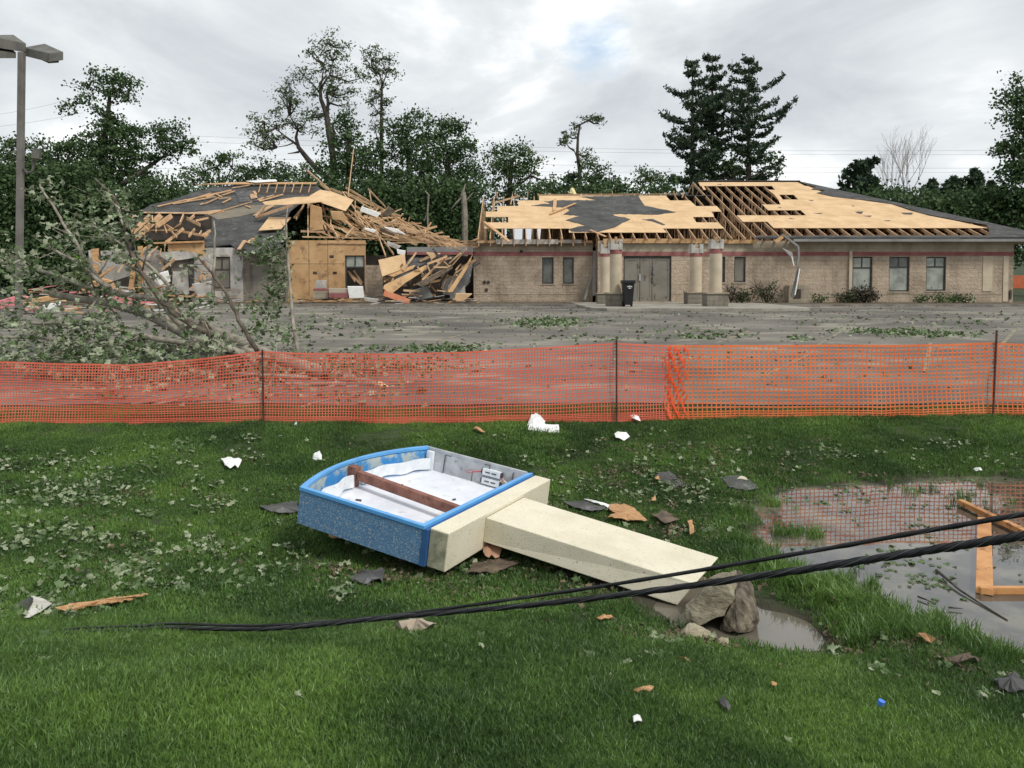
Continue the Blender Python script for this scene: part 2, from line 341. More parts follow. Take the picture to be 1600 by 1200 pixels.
def smooth_noise(x, y, s, seed):
    r = np.random.default_rng(seed); v = np.zeros_like(x)
    for k in range(7):
        a, ph = r.uniform(0, 2*PI), r.uniform(0, 2*PI); v += np.sin(s*r.uniform(.6, 1.7)*(x*math.cos(a)+y*math.sin(a))+ph)
    return v/7*1.7
def lawn_points(n, y0, y1, seed):
    r = np.random.default_rng(seed); y = np.sqrt(r.uniform(y0**2, y1**2, n)); x = r.uniform(-.78, .78, n)*y
    z = ground(x, y); P = np.stack([x, y], 1); dP = np.minimum(sdist(P, POND), sdist(P, PUD))
    bare = smooth_noise(x, y, 2.6, 5)+.5*smooth_noise(x, y, 7, 6)
    edge = 1-sst(dP, .02, .55)
    bare = np.where(y < 4.8, np.minimum(bare, .6), bare)
    keep = (dP > .0) & ((bare < 1.0-.95*edge*(r.random(n))) | (r.random(n) < .35)) & ~((edge > .6) & (r.random(n) < .45))
    keep &= ~((y > 13.2+.15*np.sin(x*.9)))
    return np.stack([x, y, z], 1)[keep], bare[keep], r
for (n_, y0, y1, seed, kw) in ((15000, 1.9, 5.2, 1, dict(blades=70, rad=.09, hgt=.043, wid=.0022)), (30000, 5.0, 13.3, 2, dict(blades=44, rad=.12, hgt=.036, wid=.0036))):
    P, bare, r = lawn_points(n_, y0, y1, seed); kk = (sdist(P[:,:2], GOUGE) > -.06) & (sdist(P[:,:2], PUD) > .10); P = P[kk]; bare = bare[kk]
    sz = r.uniform(.7, 1.25, len(P))*np.clip(1.05-.35*bare, .5, 1.25)
    grass_object('grass', P, sz, label='short green lawn grass on the bank in front of the orange fence' if seed == 1 else 'lawn grass further down the slope around the pond and the fallen sign', cat='grass', **kw)
# longer weeds at the water line
r = np.random.default_rng(9); wp = []
for cx, cy, n_, s_ in ((1215,890,60,.16),(1290,935,50,.2),(1345,955,50,.2),(1320,905,16,.12),(1455,965,9,.05),(1412,952,6,.05),(1240,830,18,.12),(1220,785,10,.1),(1490,770,14,.3),(1330,1000,30,.15),(1420,1000,40,.25),(1530,1030,40,.2),(1545,715,26,.3),(1590,712,30,.3),(1230,915,40,.15),(1160,800,14,.08),(1170,846,14,.08)):
    x, y = zray(cx, cy, .03)
    for _ in range(n_):
        a, b_ = x+r.normal(0, s_), y+r.normal(0, s_*.8); wp.append((a, b_, max(gz(a, b_), -.02)))
wp = np.array(wp); wp = wp[sdist(wp[:,:2], PUD) > .08]
grass_object('marsh_grass', wp, r.uniform(.6, 1.5, len(wp)), blades=26, rad=.05, hgt=.11, wid=.0035, label='longer bright grass tufts standing along the water line', cat='grass')

# ---------------------------------------------------------------- leaves lying about
m_leafA = mat('limp_leaf_pale', (.15, .20, .09), (.36, .40, .27), scale=9, rough=.7, world=True, trans=.15)
m_leafB = mat('limp_leaf_green', (.055, .10, .03), (.14, .21, .08), scale=9, rough=.6, world=True, trans=.2)
m_leafC = mat('dead_litter', (.07, .05, .03), (.20, .16, .10), scale=9, rough=.9, world=True)
def maple(n):
    """unit lobed leaf outlines"""
    out = []
    for _ in range(n):
        P = [(0, 0, .1)]
        for k in range(10):
            a = 2*PI*k/10+random.uniform(-.1, .1); rr = (random.uniform(.65, 1.15) if k % 2 == 0 else random.uniform(.45, .7))
            P.append((rr*math.cos(a), rr*math.sin(a), random.uniform(-.25, .35)))
        out.append(np.array(P))
    return out
LEAF = maple(12); FAN = np.array([(0, i, i % 10+1) for i in range(1, 11)])
def scatter_leaves(name, pos, size, mat_, tilt=.35, label='', cat='leaves', lift=.0, **kw):
    n = len(pos); V = np.zeros((n, 11, 3)); r = np.random.default_rng(n)
    for i in range(n):
        q = LEAF[i % 12]*size[i]; e = Matrix.Rotation(r.uniform(0, 6.28), 3, 'Z') @ Matrix.Rotation(r.normal(0, tilt), 3, 'X') @ Matrix.Rotation(r.normal(0, tilt), 3, 'Y')
        V[i] = q@np.array(e).T + pos[i]
    F = (np.arange(n)[:, None, None]*11+FAN[None]).reshape(-1, 3)
    return quads_obj(name, V.reshape(-1, 3), F, mat_, label=label, cat=cat, kind='stuff', **kw)
def clusters(spec, seed, dz=.05, water=False):
    r = np.random.default_rng(seed); out = []
    for px, py, spx, spy, n in spec:
        sub = [(px+r.normal(0, spx), py+r.normal(0, spy)) for _ in range(max(2, n//9))]; n = int(n*1.25)
        for _ in range(n):
            if py > 640 and r.random() < .75:
                q = sub[r.integers(len(sub))]; a = q[0]+r.normal(0, 11); b_ = q[1]+r.normal(0, 4)
            else: a = px+r.normal(0, spx*1.15); b_ = py+r.normal(0, spy*1.15)
            if b_ < 478 or abs(a-800) > 900: continue
            out.append((a, b_))
    D = []
    for a, b_ in out:
        p = pixg(a, b_)
        if not water and p.y < 13 and p.z < .005: continue
        D.append((p.x, p.y, max(p.z, 0)+ (dz if p.y < 13 else .03)*r.uniform(.5, 1.2)))
    return np.array(D)
spec = [(90,740,70,18,200),(150,720,90,12,120),(60,780,60,15,120),(140,770,50,12,130),(60,840,60,12,130),(250,745,70,15,70),(330,800,70,30,80),(250,870,80,20,150),(90,890,70,25,110),(200,900,60,15,80),(380,860,60,30,70),(330,920,60,12,60),(60,965,50,10,60),(500,880,60,20,60),(560,930,40,10,40),(430,790,40,20,20),(140,940,80,20,60),
        (900,720,60,12,50),(880,770,40,18,50),(960,770,70,20,60),(1050,780,60,20,70),(1080,740,60,14,50),(1130,700,80,14,50),(1150,770,40,20,40),(800,900,60,20,40),(740,880,40,12,35),(1010,740,40,10,30),(1250,720,90,12,60),(1400,710,90,12,50),(1550,720,40,12,70),(430,710,60,8,30),(600,690,200,6,30),(1090,830,40,15,40),(1040,1000,60,15,20),(1330,1010,80,20,25),(1480,1060,60,25,30),(700,1000,200,40,16),(300,1060,200,70,12),(1200,1110,250,50,12),(190,1010,90,10,10)]
P = clusters(spec, 3); r = np.random.default_rng(4); k = r.random(len(P))
scatter_leaves('fallen_leaves', P[k < .5], r.uniform(.014, .052, (k < .5).sum()), m_leafA, tilt=.45, label='pale torn maple leaves strewn over the lawn in drifts')
scatter_leaves('fallen_leaves', P[k >= .5], r.uniform(.014, .052, (k >= .5).sum()), m_leafB, tilt=.5, label='dark green torn maple leaves strewn over the lawn in drifts')
P = clusters([(1130,700,110,10,260),(1000,745,90,12,220),(1180,735,60,10,160),(900,700,120,8,120),(820,930,90,14,200),(590,900,60,12,120),(200,790,120,20,120),(150,870,110,20,160),(1420,1010,90,14,260),(1230,900,60,12,120),(1030,800,60,16,120),(1080,830,40,20,120),(600,910,70,14,130),(760,900,60,18,120),(1020,1000,50,14,160),(650,992,40,8,120),(1500,1050,60,20,150),(1380,985,60,14,120),(930,760,60,12,80),(1120,770,50,18,90),(1060,1010,40,8,80),(230,900,60,14,60),(1400,745,120,6,120),(880,790,40,10,60),(1150,740,40,8,40),(390,720,30,6,30),(610,780,10,10,0)], 8, dz=.03)
scatter_leaves('yard_litter', P, np.random.default_rng(1).uniform(.01, .035, len(P)), m_leafC, tilt=.7, label='brown shreds, mulch and mud crumbs washed up in streaks on the lawn', cat='debris')
# parking-lot litter
spec = [(855,503,26,3,200),(850,508,30,3,120),(700,545,30,4,160),(640,547,40,3,70),(1370,518,30,2,80),(1420,520,40,3,120),(1460,525,30,2,100),(1080,520,40,4,60),(1100,527,20,2,60),(1250,530,10,2,40),(920,530,50,3,40),(560,510,50,8,60),(1200,500,250,8,60),(700,500,200,9,60),(1300,560,250,20,40),(900,580,200,25,30),(480,505,60,8,80),(1500,500,90,6,80),(380,520,60,12,200),(250,545,80,10,250),(420,575,80,14,180),(120,560,90,10,200),(560,570,60,8,160),(640,575,50,6,100)]
P = clusters(spec, 5); k = np.random.default_rng(2).random(len(P))
scatter_leaves('leaf_litter', P[k < .35], np.random.default_rng(5).uniform(.05, .11, (k < .35).sum()), m_leafA, tilt=.6, label='pale leaf and twig litter scattered on the parking lot')
scatter_leaves('leaf_litter', P[k >= .35], np.random.default_rng(6).uniform(.05, .12, (k >= .35).sum()), m_leafB, tilt=.6, label='dark green leaf litter in small drifts on the parking lot')
P = clusters([(1100,482,260,5,420),(1000,495,300,14,400),(1300,490,250,14,300),(700,480,200,3,260),(500,482,160,4,200),(1100,540,300,30,200),(1380,477,140,2,200)], 12)
scatter_leaves('lot_debris', P, np.random.default_rng(8).uniform(.015, .06, len(P)), m_leafC, tilt=.5, label='brown shreds and splinters strewn over the asphalt', cat='debris')
# floating scum
P = clusters([(1300,790,80,20,150),(1400,800,90,22,150),(1450,870,80,30,120),(1380,900,60,12,90),(1500,930,60,20,90),(1560,780,30,18,60),(1440,925,60,14,60)], 21, dz=.004, water=True)
P = P[P[:,2] < .03][::3]; P[:,2] = .006
scatter_leaves('floating_litter', P, np.random.default_rng(9).uniform(.006, .05, len(P)), m_leafB, tilt=.06, label='leaf scraps and scum floating on the pond')

# ================================================================= FALLEN SIGN
m_blue = mat('blue_painted_trim', (.08, .31, .66), (.11, .38, .74), scale=3, rough=.35, bump=.05)
m_bluesp = mat('speckled_blue_side', (.07, .18, .33), (.11, .25, .42), scale=40, rough=.75, bump=.5, bscale=90, c3=(.36, .41, .42), s3=60, lo3=.55, hi3=.62)
m_cream = mat('cream_stucco', (.66, .61, .46), (.74, .69, .54), scale=2.5, rough=.8, bump=.35, bscale=120, c3=(.30, .27, .18), s3=48, lo3=.62, hi3=.68)
m_creamd = mat('dark_cream_end', (.22, .22, .15), (.42, .40, .29), scale=9, rough=.9, bump=.3, bscale=60)
m_white = mat('white_panel', (.66, .68, .74), (.78, .80, .84), scale=3, rough=.45, c3=(.48, .49, .50), s3=7, lo3=.60, hi3=.72)
m_wband = mat('white_backing_strip', (.60, .64, .68), (.76, .79, .81), scale=6, rough=.6, c3=(.3, .33, .35), s3=16, lo3=.64, hi3=.69)
m_alu = mat('bare_aluminium_sheet', (.36, .38, .40), (.52, .54, .56), scale=5, rough=.5, metallic=.25, c3=(.22, .20, .19), s3=9, lo3=.6, hi3=.7)
m_rust = mat('rust_primer_steel', (.17, .065, .042), (.27, .12, .085), scale=8, rough=.7, c3=(.10, .04, .03), s3=22)
m_smear = mat('blue_smeared_sheet', (.05, .28, .62), (.45, .52, .50), scale=4.5, rough=.5, lo=.45, hi=.55, c3=(.28, .25, .18), s3=6)
m_black = mat('black_rubber', (.010, .010, .011), (.022, .022, .024), scale=30, rough=.45, spec=.3)
m_ink = mat('dark_print', (.05, .04, .06), rough=.6)
m_redw = mat('red_wire', (.5, .05, .04), rough=.5); m_whw = mat('white_wire', (.7, .7, .66), rough=.5); m_yelw = mat('yellow_wire', (.7, .55, .08), rough=.5)

def rotm(a, b_, c): return Matrix.Rotation(a, 3, 'Z') @ Matrix.Rotation(b_, 3, 'Y') @ Matrix.Rotation(c, 3, 'X')
SO = Vector((-2.156, 7.624, .281)); SM = rotm(-.465, .125, -.015)
SL, SW, SH = 1.475, 2.334, .365
def S(u, v, w): return Vector((0, 0, CH)) + .965*(SO + SM @ Vector((u, v, w)) - Vector((0, 0, CH)))
def shex(mb, u0, u1, v0, v1, w0, w1, mi=0):
    return mb.hexa([S(u0,v0,w0),S(u1,v0,w0),S(u1,v1,w0),S(u0,v1,w0),S(u0,v0,w1),S(u1,v0,w1),S(u1,v1,w1),S(u0,v1,w1)], mi)
sign = empty('fallen_sign', S(.8, 1.1, 0), 'toppled roadside sign with blue open cabinet and cream stucco post lying on the lawn', 'sign')
def arc(ins=0, k=18):
    """arched top edge from D (v=W) to A (v=0); the arc is a parabola"""
    return [(-.262*(1-(2*i/k-1)**2)+ins, SW-ins-(SW-2*ins)*i/k) for i in range(k+1)]
def outline(ins): return [(ins if 0 else SL-ins, ins)] + [(SL-ins, SW-ins)] + arc(ins)
O_ = outline(0); I_ = outline(.035); n = len(O_)
mb = MB()      # side walls, material 0 outside speckle, 1 inside
Vv = [S(u, v, 0) for u, v in O_]+[S(u, v, SH-.035) for u, v in O_]+[S(u, v, SH-.035) for u, v in I_]+[S(u, v, 0) for u, v in I_]
Ff = [(i, (i+1) % n, n+(i+1) % n, n+i)[::-1] for i in range(n)]; mb.add(Vv, Ff, 0)
b0 = [(i+n, (i+1) % n+n, 2*n+(i+1) % n, 2*n+i)[::-1] for i in range(n)]; mb.add(Vv, b0, 0)
for i in range(n):
    mb.add([Vv[2*n+i], Vv[2*n+(i+1) % n], Vv[3*n+(i+1) % n], Vv[3*n+i]], [(0, 3, 2, 1)], 2 if 1 < i < n-1 else 1)
mb.build('cabinet_wall', [m_bluesp, m_alu, m_smear], sign)
mb = MB()      # bright blue rim over three edges, bare aluminium along the far one
O2 = outline(-.008); I2 = outline(.042)
for i in range(n):
    j = (i+1) % n; far = (i == 1)
    h0, h1 = SH-.025, SH + .008
    o_ = O2; q_ = I2 if not far else outline(.03)
    if far: continue
    mb.hexa([S(*o_[i], h0), S(*o_[j], h0), S(*q_[j], h0), S(*q_[i], h0), S(*o_[i], h1), S(*o_[j], h1), S(*q_[j], h1), S(*q_[i], h1)])
mb.build('trim_rim', m_blue, sign)
mb = MB(); shex(mb, 0, SL-.06, SW-.03, SW+.008, SH-.05, SH+.004); mb.build('bare_edge', m_alu, sign, label='bare grey aluminium edge where the blue trim is gone')
mb = MB(); shex(mb, SL-.01, SL+.05, -.005, SW+.005, 0.0, SH-.02); mb.build('lower_trim', mat('dark_blue_trim', (.02, .08, .22), (.03, .12, .3), scale=5, rough=.6), sign)
Ip = outline(.036); mb = MB(); mb.prism([S(u, v, .06) for u, v in Ip], SM @ Vector((0, 0, .03))); mb.build('face_panel', m_white, sign, label='milky white plastic face seen from behind')
# white strip that follows the arch, with the brace bar splitting it
def strip(v0, v1, w0, w1, off, name, m):
    mb = MB(); K = 14; V = []
    for i in range(K+1):
        v = v0+(v1-v0)*i/K; u = -.262*(1-(1-2*v/SW)**2)+off+.025*math.sin(i*.9)
        V += [S(u, v, w0+.008*math.sin(i*1.3)), S(u-.02, v, w1), S(u-.035, v, w1), S(u-.012, v, w0)]
    F = []
    for i in range(K):
        for k in range(4): F.append((4*i+k, 4*i+(k+1) % 4, 4*i+4+(k+1) % 4, 4*i+4+k))
    F += [(0, 3, 2, 1), (4*K, 4*K+1, 4*K+2, 4*K+3)]
    mb.add(V, F); mb.build(name, m, sign)
strip(.06, 1.0, .12, .25, .17, 'backing_strip', m_wband); strip(1.16, SW-.08, .12, .25, .17, 'backing_strip', m_wband)
mb = MB(); shex(mb, .05, .14, SW-.09, SW-.04, .06, SH-.03); mb.build('corner_bracket', m_wband, sign)
mb = MB(); shex(mb, -.22, -.12, 1.03, 1.13, .09, SH-.04); mb.build('strip_bracket', m_rust, sign)
mb = MB(); mb.beam(S(-.10, 1.08, .235), S(SL-.05, .90, .235), .075, .10, up=SM @ Vector((0, 0, 1))); mb.build('brace_bar', m_rust, sign, bevel=.006)
# power supplies on the far wall
for k, w_ in enumerate((.225, .115)):
    mb = MB(); shex(mb, .86, 1.10, SW-.085, SW-.036, w_, w_+.075, 0)
    for q in range(2): shex(mb, .90+q*.085, .965+q*.085, SW-.088, SW-.085, w_+.032, w_+.046, 1)
    shex(mb, .84, .86, SW-.08, SW-.04, w_+.01, w_+.065, 1); shex(mb, 1.10, 1.12, SW-.08, SW-.04, w_+.01, w_+.065, 1)
    mb.build('power_supply', [m_wband, m_ink], sign)
def wire(name, pts, m, r=.004):
    mb = MB(); mb.tube([S(*p) for p in pts], r, 5); mb.build(name, m, sign, smooth=True)
wire('wire', [(.84,SW-.07,.26),(.76,SW-.09,.24),(.68,SW-.10,.20),(.60,SW-.06,.215)], m_redw)
wire('wire', [(.84,SW-.07,.25),(.74,SW-.08,.22),(.70,SW-.07,.24),(.66,SW-.07,.22)], m_redw)
wire('wire', [(1.12,SW-.07,.25),(1.17,SW-.12,.2),(1.20,SW-.08,.14),(1.16,SW-.14,.10)], m_redw)
for k in range(8):
    x0 = 1.12+.03*k; wire('wire', [(1.12,SW-.07,.25-.01*k),(x0+.05,SW-.11-.01*k,.2+.02*math.sin(k)),(x0+.04,SW-.1,.14),(x0+.01,SW-.2+.01*k,.11)], m_whw if k % 3 else m_yelw, .0035)
wire('conduit', [(.38,SW-.05,.33),(.30,SW-.05,.33),(.29,SW-.05,.1)], m_ink, .006); wire('conduit', [(.70,SW-.045,.2),(.70,SW-.045,.08)], m_ink, .004)
wire('conduit', [(.86,SW-.045,.34),(.93,SW-.045,.345),(.93,SW-.045,.30)], m_ink, .005); wire('conduit', [(1.25,SW-.045,.33),(1.25,SW-.045,.14)], m_ink, .006)
# scraps lying on the face are things of their own
for (u, v, a, ln) in ((.55,.62,.1,.10),(.15,.72,.3,.07),(.35,1.3,.5,.03),(.9,1.5,1.0,.05),(.2,1.5,.2,.03)):
    mb = MB(); d = Vector((math.cos(a), math.sin(a))); mb.prism([S(u, v, .094), S(u+d.x*ln, v+d.y*ln, .094), S(u+d.x*ln-.02, v+d.y*ln+.03, .10), S(u-.01, v+.03, .098)], SM @ Vector((0, 0, .004)))
    mb.build('leaf_scrap', m_ink, label='dark scrap of leaf stuck to the white inside face of the fallen sign', cat='leaf scrap', group='dark scraps on the white face of the sign')
# cap
UC = SL+.053; mb = MB(); shex(mb, UC, UC+.20, .03, SW-.02, -.004, .362, 0); o = mb.build('stucco_cap', m_cream, sign, bevel=.008)
mb = MB(); shex(mb, UC+.012, UC+.188, .026, .031, .008, .35); mb.build('cap_end', m_creamd, sign, label='darker grey-green end face of the cap')  # end face in a darker, greyer green than the cap
# post (long box that widens a little and ends ragged in the footing hole)
a0, a1, a2, a3 = S(UC+.20, .734, .076), S(UC+.20, 1.584, .076), S(UC+.20, .734, .323), S(UC+.20, 1.584, .323)
e2 = pix(1086, 912, 6.26); e3 = pix(1123, 871, 7.06); e0 = pix(1058, 946, 6.29); e1 = e0+(e3-e2)
mb = MB(); mb.hexa([a0, e0, e1, a1, a2, e2, e3, a3]); mb.build('stucco_post', m_cream, sign, bevel=.008)
mb = MB(); n_ = (e0-a0).normalized(); mb.prism([a0.lerp(a1, .02)+n_*.004, a1-n_*0+n_*.004, a3+n_*.004, a2+n_*.004], -n_*.03); mb.build('joint_gap', m_ink, sign)
mb = MB(); mb.beam(e3.lerp(e1, .35)+n_*.0, e3.lerp(e1, .35)+n_*.22+Vector((0, 0, -.03)), .02, .05); mb.build('green_shim', mat('green_plastic', (.05, .25, .14), rough=.6), sign)

# ---------------------------------------------------------------- footing, rocks
m_foot = mat('muddy_footing_concrete', (.12, .10, .065), (.30, .27, .19), scale=4, rough=.95, bump=1, bscale=14, stretch=(1, 1, 2.2))
m_footw = mat('split_wet_timber_face', (.07, .055, .04), (.22, .185, .13), scale=6, rough=.9, bump=1, bscale=16, stretch=(3, 3, .5))
def lump(name, pts, mats, seed, sub=2, amp=.02, **kw):
    import bmesh
    bm = bmesh.new(); vs = [bm.verts.new(p) for p in pts]; r = bmesh.ops.convex_hull(bm, input=vs)
    bmesh.ops.delete(bm, geom=[g for g in bm.verts if not g.link_faces], context='VERTS')
    bmesh.ops.triangulate(bm, faces=bm.faces); bmesh.ops.subdivide_edges(bm, edges=bm.edges, cuts=sub, use_grid_fill=True)
    rr = random.Random(seed)
    for v in bm.verts: v.co += Vector((rr.uniform(-1, 1), rr.uniform(-1, 1), rr.uniform(-1, 1)))*amp
    mb = MB(); bm.verts.index_update(); mb.add([v.co.copy() for v in bm.verts], [tuple(v.index for v in f.verts) for f in bm.faces]); bm.free()
    return mb.build(name, mats, bevel=0, **kw)
Y = 5.95
F1 = [pix(1066,962,Y), pix(1072,945,Y), pix(1128,902,Y-.05), pix(1152,890,Y+.25), pix(1150,912,Y), pix(1148,935,Y-.12), pix(1130,960,Y-.15), pix(1092,978,Y-.15), pix(1070,972,Y-.05), pix(1085,965,Y+.3), pix(1150,930,Y+.35), pix(1110,900,Y+.3)]
F2 = [pix(1150,890,Y+.3), pix(1163,898,Y+.2), pix(1176,915,Y+.1), pix(1186,965,Y-.1), pix(1180,985,Y-.1), pix(1150,990,Y-.22), pix(1125,985,Y-.1), pix(1135,962,Y-.12), pix(1150,930,Y-.1), pix(1150,980,Y+.3), pix(1180,960,Y+.25)]
foot = empty('broken_footing', (1.7, 6.3, 0), 'broken muddy footing block torn from the ground at the foot of the fallen sign post', 'footing')
def adopt(o, parent): 
    o.parent = parent; o.location = o.location-parent.location; return o
adopt(lump('footing_block', F1, m_foot, 1, 3, .008), foot); adopt(lump('split_block', F2, m_footw, 2, 3, .014), foot)
m_rock = mat('tan_rock', (.26, .22, .15), (.45, .40, .29), scale=6, rough=.9, bump=.8, bscale=20)
def rock(px, py, w, h, D, label, seed, m=m_rock, name='rock', cat='rock', amp=.012):
    c = pixg(px, py+h*.5) ; s = c.y/FPX; rr = random.Random(seed); P = []
    for k in range(18):
        a = rr.uniform(0, 2*PI); z = rr.uniform(-.3, 1); q = math.sqrt(max(0, 1-z*z))*rr.uniform(.75, 1.1)
        P.append(c+Vector((math.cos(a)*q*w*s/2, math.sin(a)*q*w*s/2*.8+w*s*.2, z*h*s*.75)))
    return lump(name, P, m, seed, 2, amp*w*s*1.5, label=label, cat=cat)
rock(1086, 988, 58, 26, 6, 'flat tan rock lying in the mud just below the broken footing', 5)
rock(1133, 1002, 28, 16, 6, 'small pale rock on the rim of the puddle', 6)
rock(1102, 906, 20, 0+14, 6, 'small stone tucked between post end and footing', 7)
rock(1161, 748, 20, 16, 9, 'cream round stone sitting on a slab of roof shingle by the pond', 8, m=mat('cream_stone', (.55, .5, .36), (.62, .56, .42), rough=.8))

# ================================================================= CABLES
def cable(name, pts, r0, r1, twist, strands, label, nodes=90):
    P = [Vector(p) for p in pts]
    def cr(t):  # catmull rom
        s = t*(len(P)-1); i = min(int(s), len(P)-2); f = s-i; p0 = P[max(i-1, 0)]; p1 = P[i]; p2 = P[i+1]; p3 = P[min(i+2, len(P)-1)]
        return .5*((2*p1)+(p2-p0)*f+(2*p0-5*p1+4*p2-p3)*f*f+(3*p1-p0-3*p2+p3)*f**3)
    path = [cr(i/nodes) for i in range(nodes+1)]; rad = [(r0+(r1-r0)*i/nodes)*.96 for i in range(nodes+1)]
    e = empty(name, path[nodes//2], label, 'cable')
    mb = MB(); mb.tube(path, rad, 10); mb.build('sheath', m_black, e, smooth=True)
    d = (path[-1]-path[0]).normalized(); a = d.cross(Vector((0, 0, 1))).normalized(); b_ = a.cross(d)
    K = nodes*7
    for s in range(strands):
        pp = []; rd = []
        for i in range(K+1):
            t = i/K; c = cr(t); r = r0+(r1-r0)*t; ph = 2*PI*(twist*t+s/strands); pp.append(c+(a*math.cos(ph)+b_*math.sin(ph))*r); rd.append(r*(.13 if s % 3 else .06))
        mb = MB(); mb.tube(pp, rd, 5); mb.build('twisted_strand', m_black if s % 3 else m_cabgrey, e, smooth=True)
    return e
m_cabgrey = mat('grey_lashing_wire', (.12, .13, .14), (.25, .26, .27), scale=9, rough=.4, metallic=.4)
def cp(px, py, Y): return pix(px, py, Y)
g0 = pixg(112, 999); g0.z += .03
gp_ = [pixg(a, b_)+Vector((0, 0, .04)) for a, b_ in ((112, 999), (165, 997), (215, 994.5), (265, 992))]
cable('fallen_cable', [gp_[0]+Vector((-.3,.05,-.06)), *gp_, cp(420, 982.5, 4.55), cp(600, 966, 4.3), cp(900, 938, 3.7), cp(1200, 898, 3.1), cp(1450, 860, 2.75), cp(1620, 834, 2.5), cp(1800, 806, 2.3), cp(2100, 760, 2.0)], .009, .0165, 17, 5,
      'thicker lower black cable wound with strands, sagging to the grass in front of the sign')
cable('fallen_cable', [gp_[0]+Vector((-.3,.1,-.05)), *[q_+Vector((0, .05, .004)) for q_ in gp_], cp(420, 977, 4.65), cp(600, 963, 4.45), cp(900, 922, 4.0), cp(1200, 873, 3.4), cp(1450, 829, 3.0), cp(1620, 800, 2.75), cp(1800, 769, 2.5), cp(2100, 715, 2.2)], .007, .0112, 16, 2,
      'thinner upper black cable crossing in front of the sign post')

# ================================================================= ORANGE FENCE
m_or = mat('orange_plastic_mesh', (.85, .20, .07), (.92, .27, .11), scale=2, rough=.5, trans=.3)
m_or2 = mat('red_orange_plastic_mesh', (.84, .16, .10), (.90, .22, .14), scale=2, rough=.5, trans=.3)
m_post = mat('rusty_t_post', (.05, .02, .015), (.12, .04, .03), scale=8, rough=.8)
def interp(x, pts):
    return np.interp(x, [p[0] for p in pts], [p[1] for p in pts])
TOPP = [(-500,570),(0,566),(100,569),(200,571),(300,563),(360,556),(408,550),(450,552),(500,553),(620,554),(720,551),(800,547),(880,542),(963,537),(1040,541),(1200,541),(1330,540),(1400,541),(1550,537),(1640,541),(2100,540)]
BOTP = [(-500,684),(0,673),(200,672),(408,668),(600,663),(800,659),(963,655),(1060,652),(1200,653),(1400,655),(1550,649),(1640,652),(2100,651)]
FY = [(-500,11.9),(0,11.95),(408,12.15),(963,12.35),(1550,12.75),(2100,12.9)]
def fence_pt(px, v):
    """v: 0 bottom .. 1 top"""
    Y = float(interp(px, FY)); b_ = pix(px, float(interp(px, BOTP)), Y); t_ = pix(px, float(interp(px, TOPP)), Y)
    g = gz(b_.x, b_.y)+.01; b_.z = b_.z*.3+.7*g if abs(b_.z-g) < .2 else b_.z
    p = b_.lerp(t_, v); p.y += .05*math.sin(px*.013+v*3)*math.sin(PI*v)+.02*math.sin(px*.05); return p
fence = empty('safety_fence', (pix(963, 655, 12.35)), 'orange plastic mesh safety fence stretched on thin rusty stakes between lawn and parking lot', 'fence')
def mesh_panel(px0, px1, cw, rows, sw, sh, m, wob, extra=0, x_jit=0, seed=0, pxs=None):
    rr = random.Random(seed); Ytyp = 12.4; step = cw/Ytyp*FPX; n = int((px1-px0)/step); V = []; F = []
    rws = rows+1
    wv = [[0]*(n+1) for _ in range(rws)]
    offs = [rr.uniform(-1, 1) for _ in range(rws)]; fr = [rr.uniform(.004, .012) for _ in range(rws)]
    grid = []
    for j in range(rws):
        row = []
        for i in range(n+1):
            px = px0+i*step; v = j/rows
            if v < .16: vv = v*.62
            else: vv = .16*.62+(v-.16)*(1-.16*.62)/.84
            vv += wob*math.sin(PI*v)*(math.sin(px*fr[j]+offs[j]*3)*.3+math.sin(px*.006+v*5)*.7)
            row.append(fence_pt(px + (x_jit*math.sin(v*7+i*.05) if x_jit else 0), max(0, min(1, vv))))
        grid.append(row)
    up = Vector((0, 0, 1)); th = Vector((0, .0035, 0))
    def seg(a, b_, wx, wz, off):
        k = len(V); h = Vector((wx/2, 0, wz/2))
        V.extend([a-h+off, b_-Vector((wx/2*(-1 if wx else 1), 0, wz/2))+off, b_+h+off, a+Vector((-wx/2 if wx else 0, 0, wz/2))+off]); F.append((k, k+1, k+2, k+3))
    for j in range(rws):
        hh = sh*(1.9 if j in (0, rws-1) else rr.uniform(.8, 1.2))
        for i in range(n):
            a, b_ = grid[j][i], grid[j][i+1]; k = len(V); h = Vector((0, 0, hh/2))
            V.extend([a-h, b_-h, b_+h, a+h]); F.append((k, k+1, k+2, k+3))
    for i in range(n+1):
        for j in range(rws-1):
            a, b_ = grid[j][i]+th, grid[j+1][i]+th; k = len(V); h = Vector((sw/2, 0, 0)); fl = Vector((sw*.35, 0, 0))
            V.extend([a-h, a+h, b_+h, b_-h]); F.append((k, k+1, k+2, k+3))
    return quads_obj('mesh_panel', np.array([tuple(v) for v in V]), np.array(F), m, fence)
p1 = mesh_panel(-420, 1052, .047, 25, .0125, .0150, m_or2, .026, seed=1)
p2 = mesh_panel(1046, 1960, .076, 19, .018, .020, m_or, .006, seed=2)
p1['label'] = 'older pinkish fine mesh panel sagging on the left'; p2['label'] = 'newer bright orange wide mesh panel on the right'
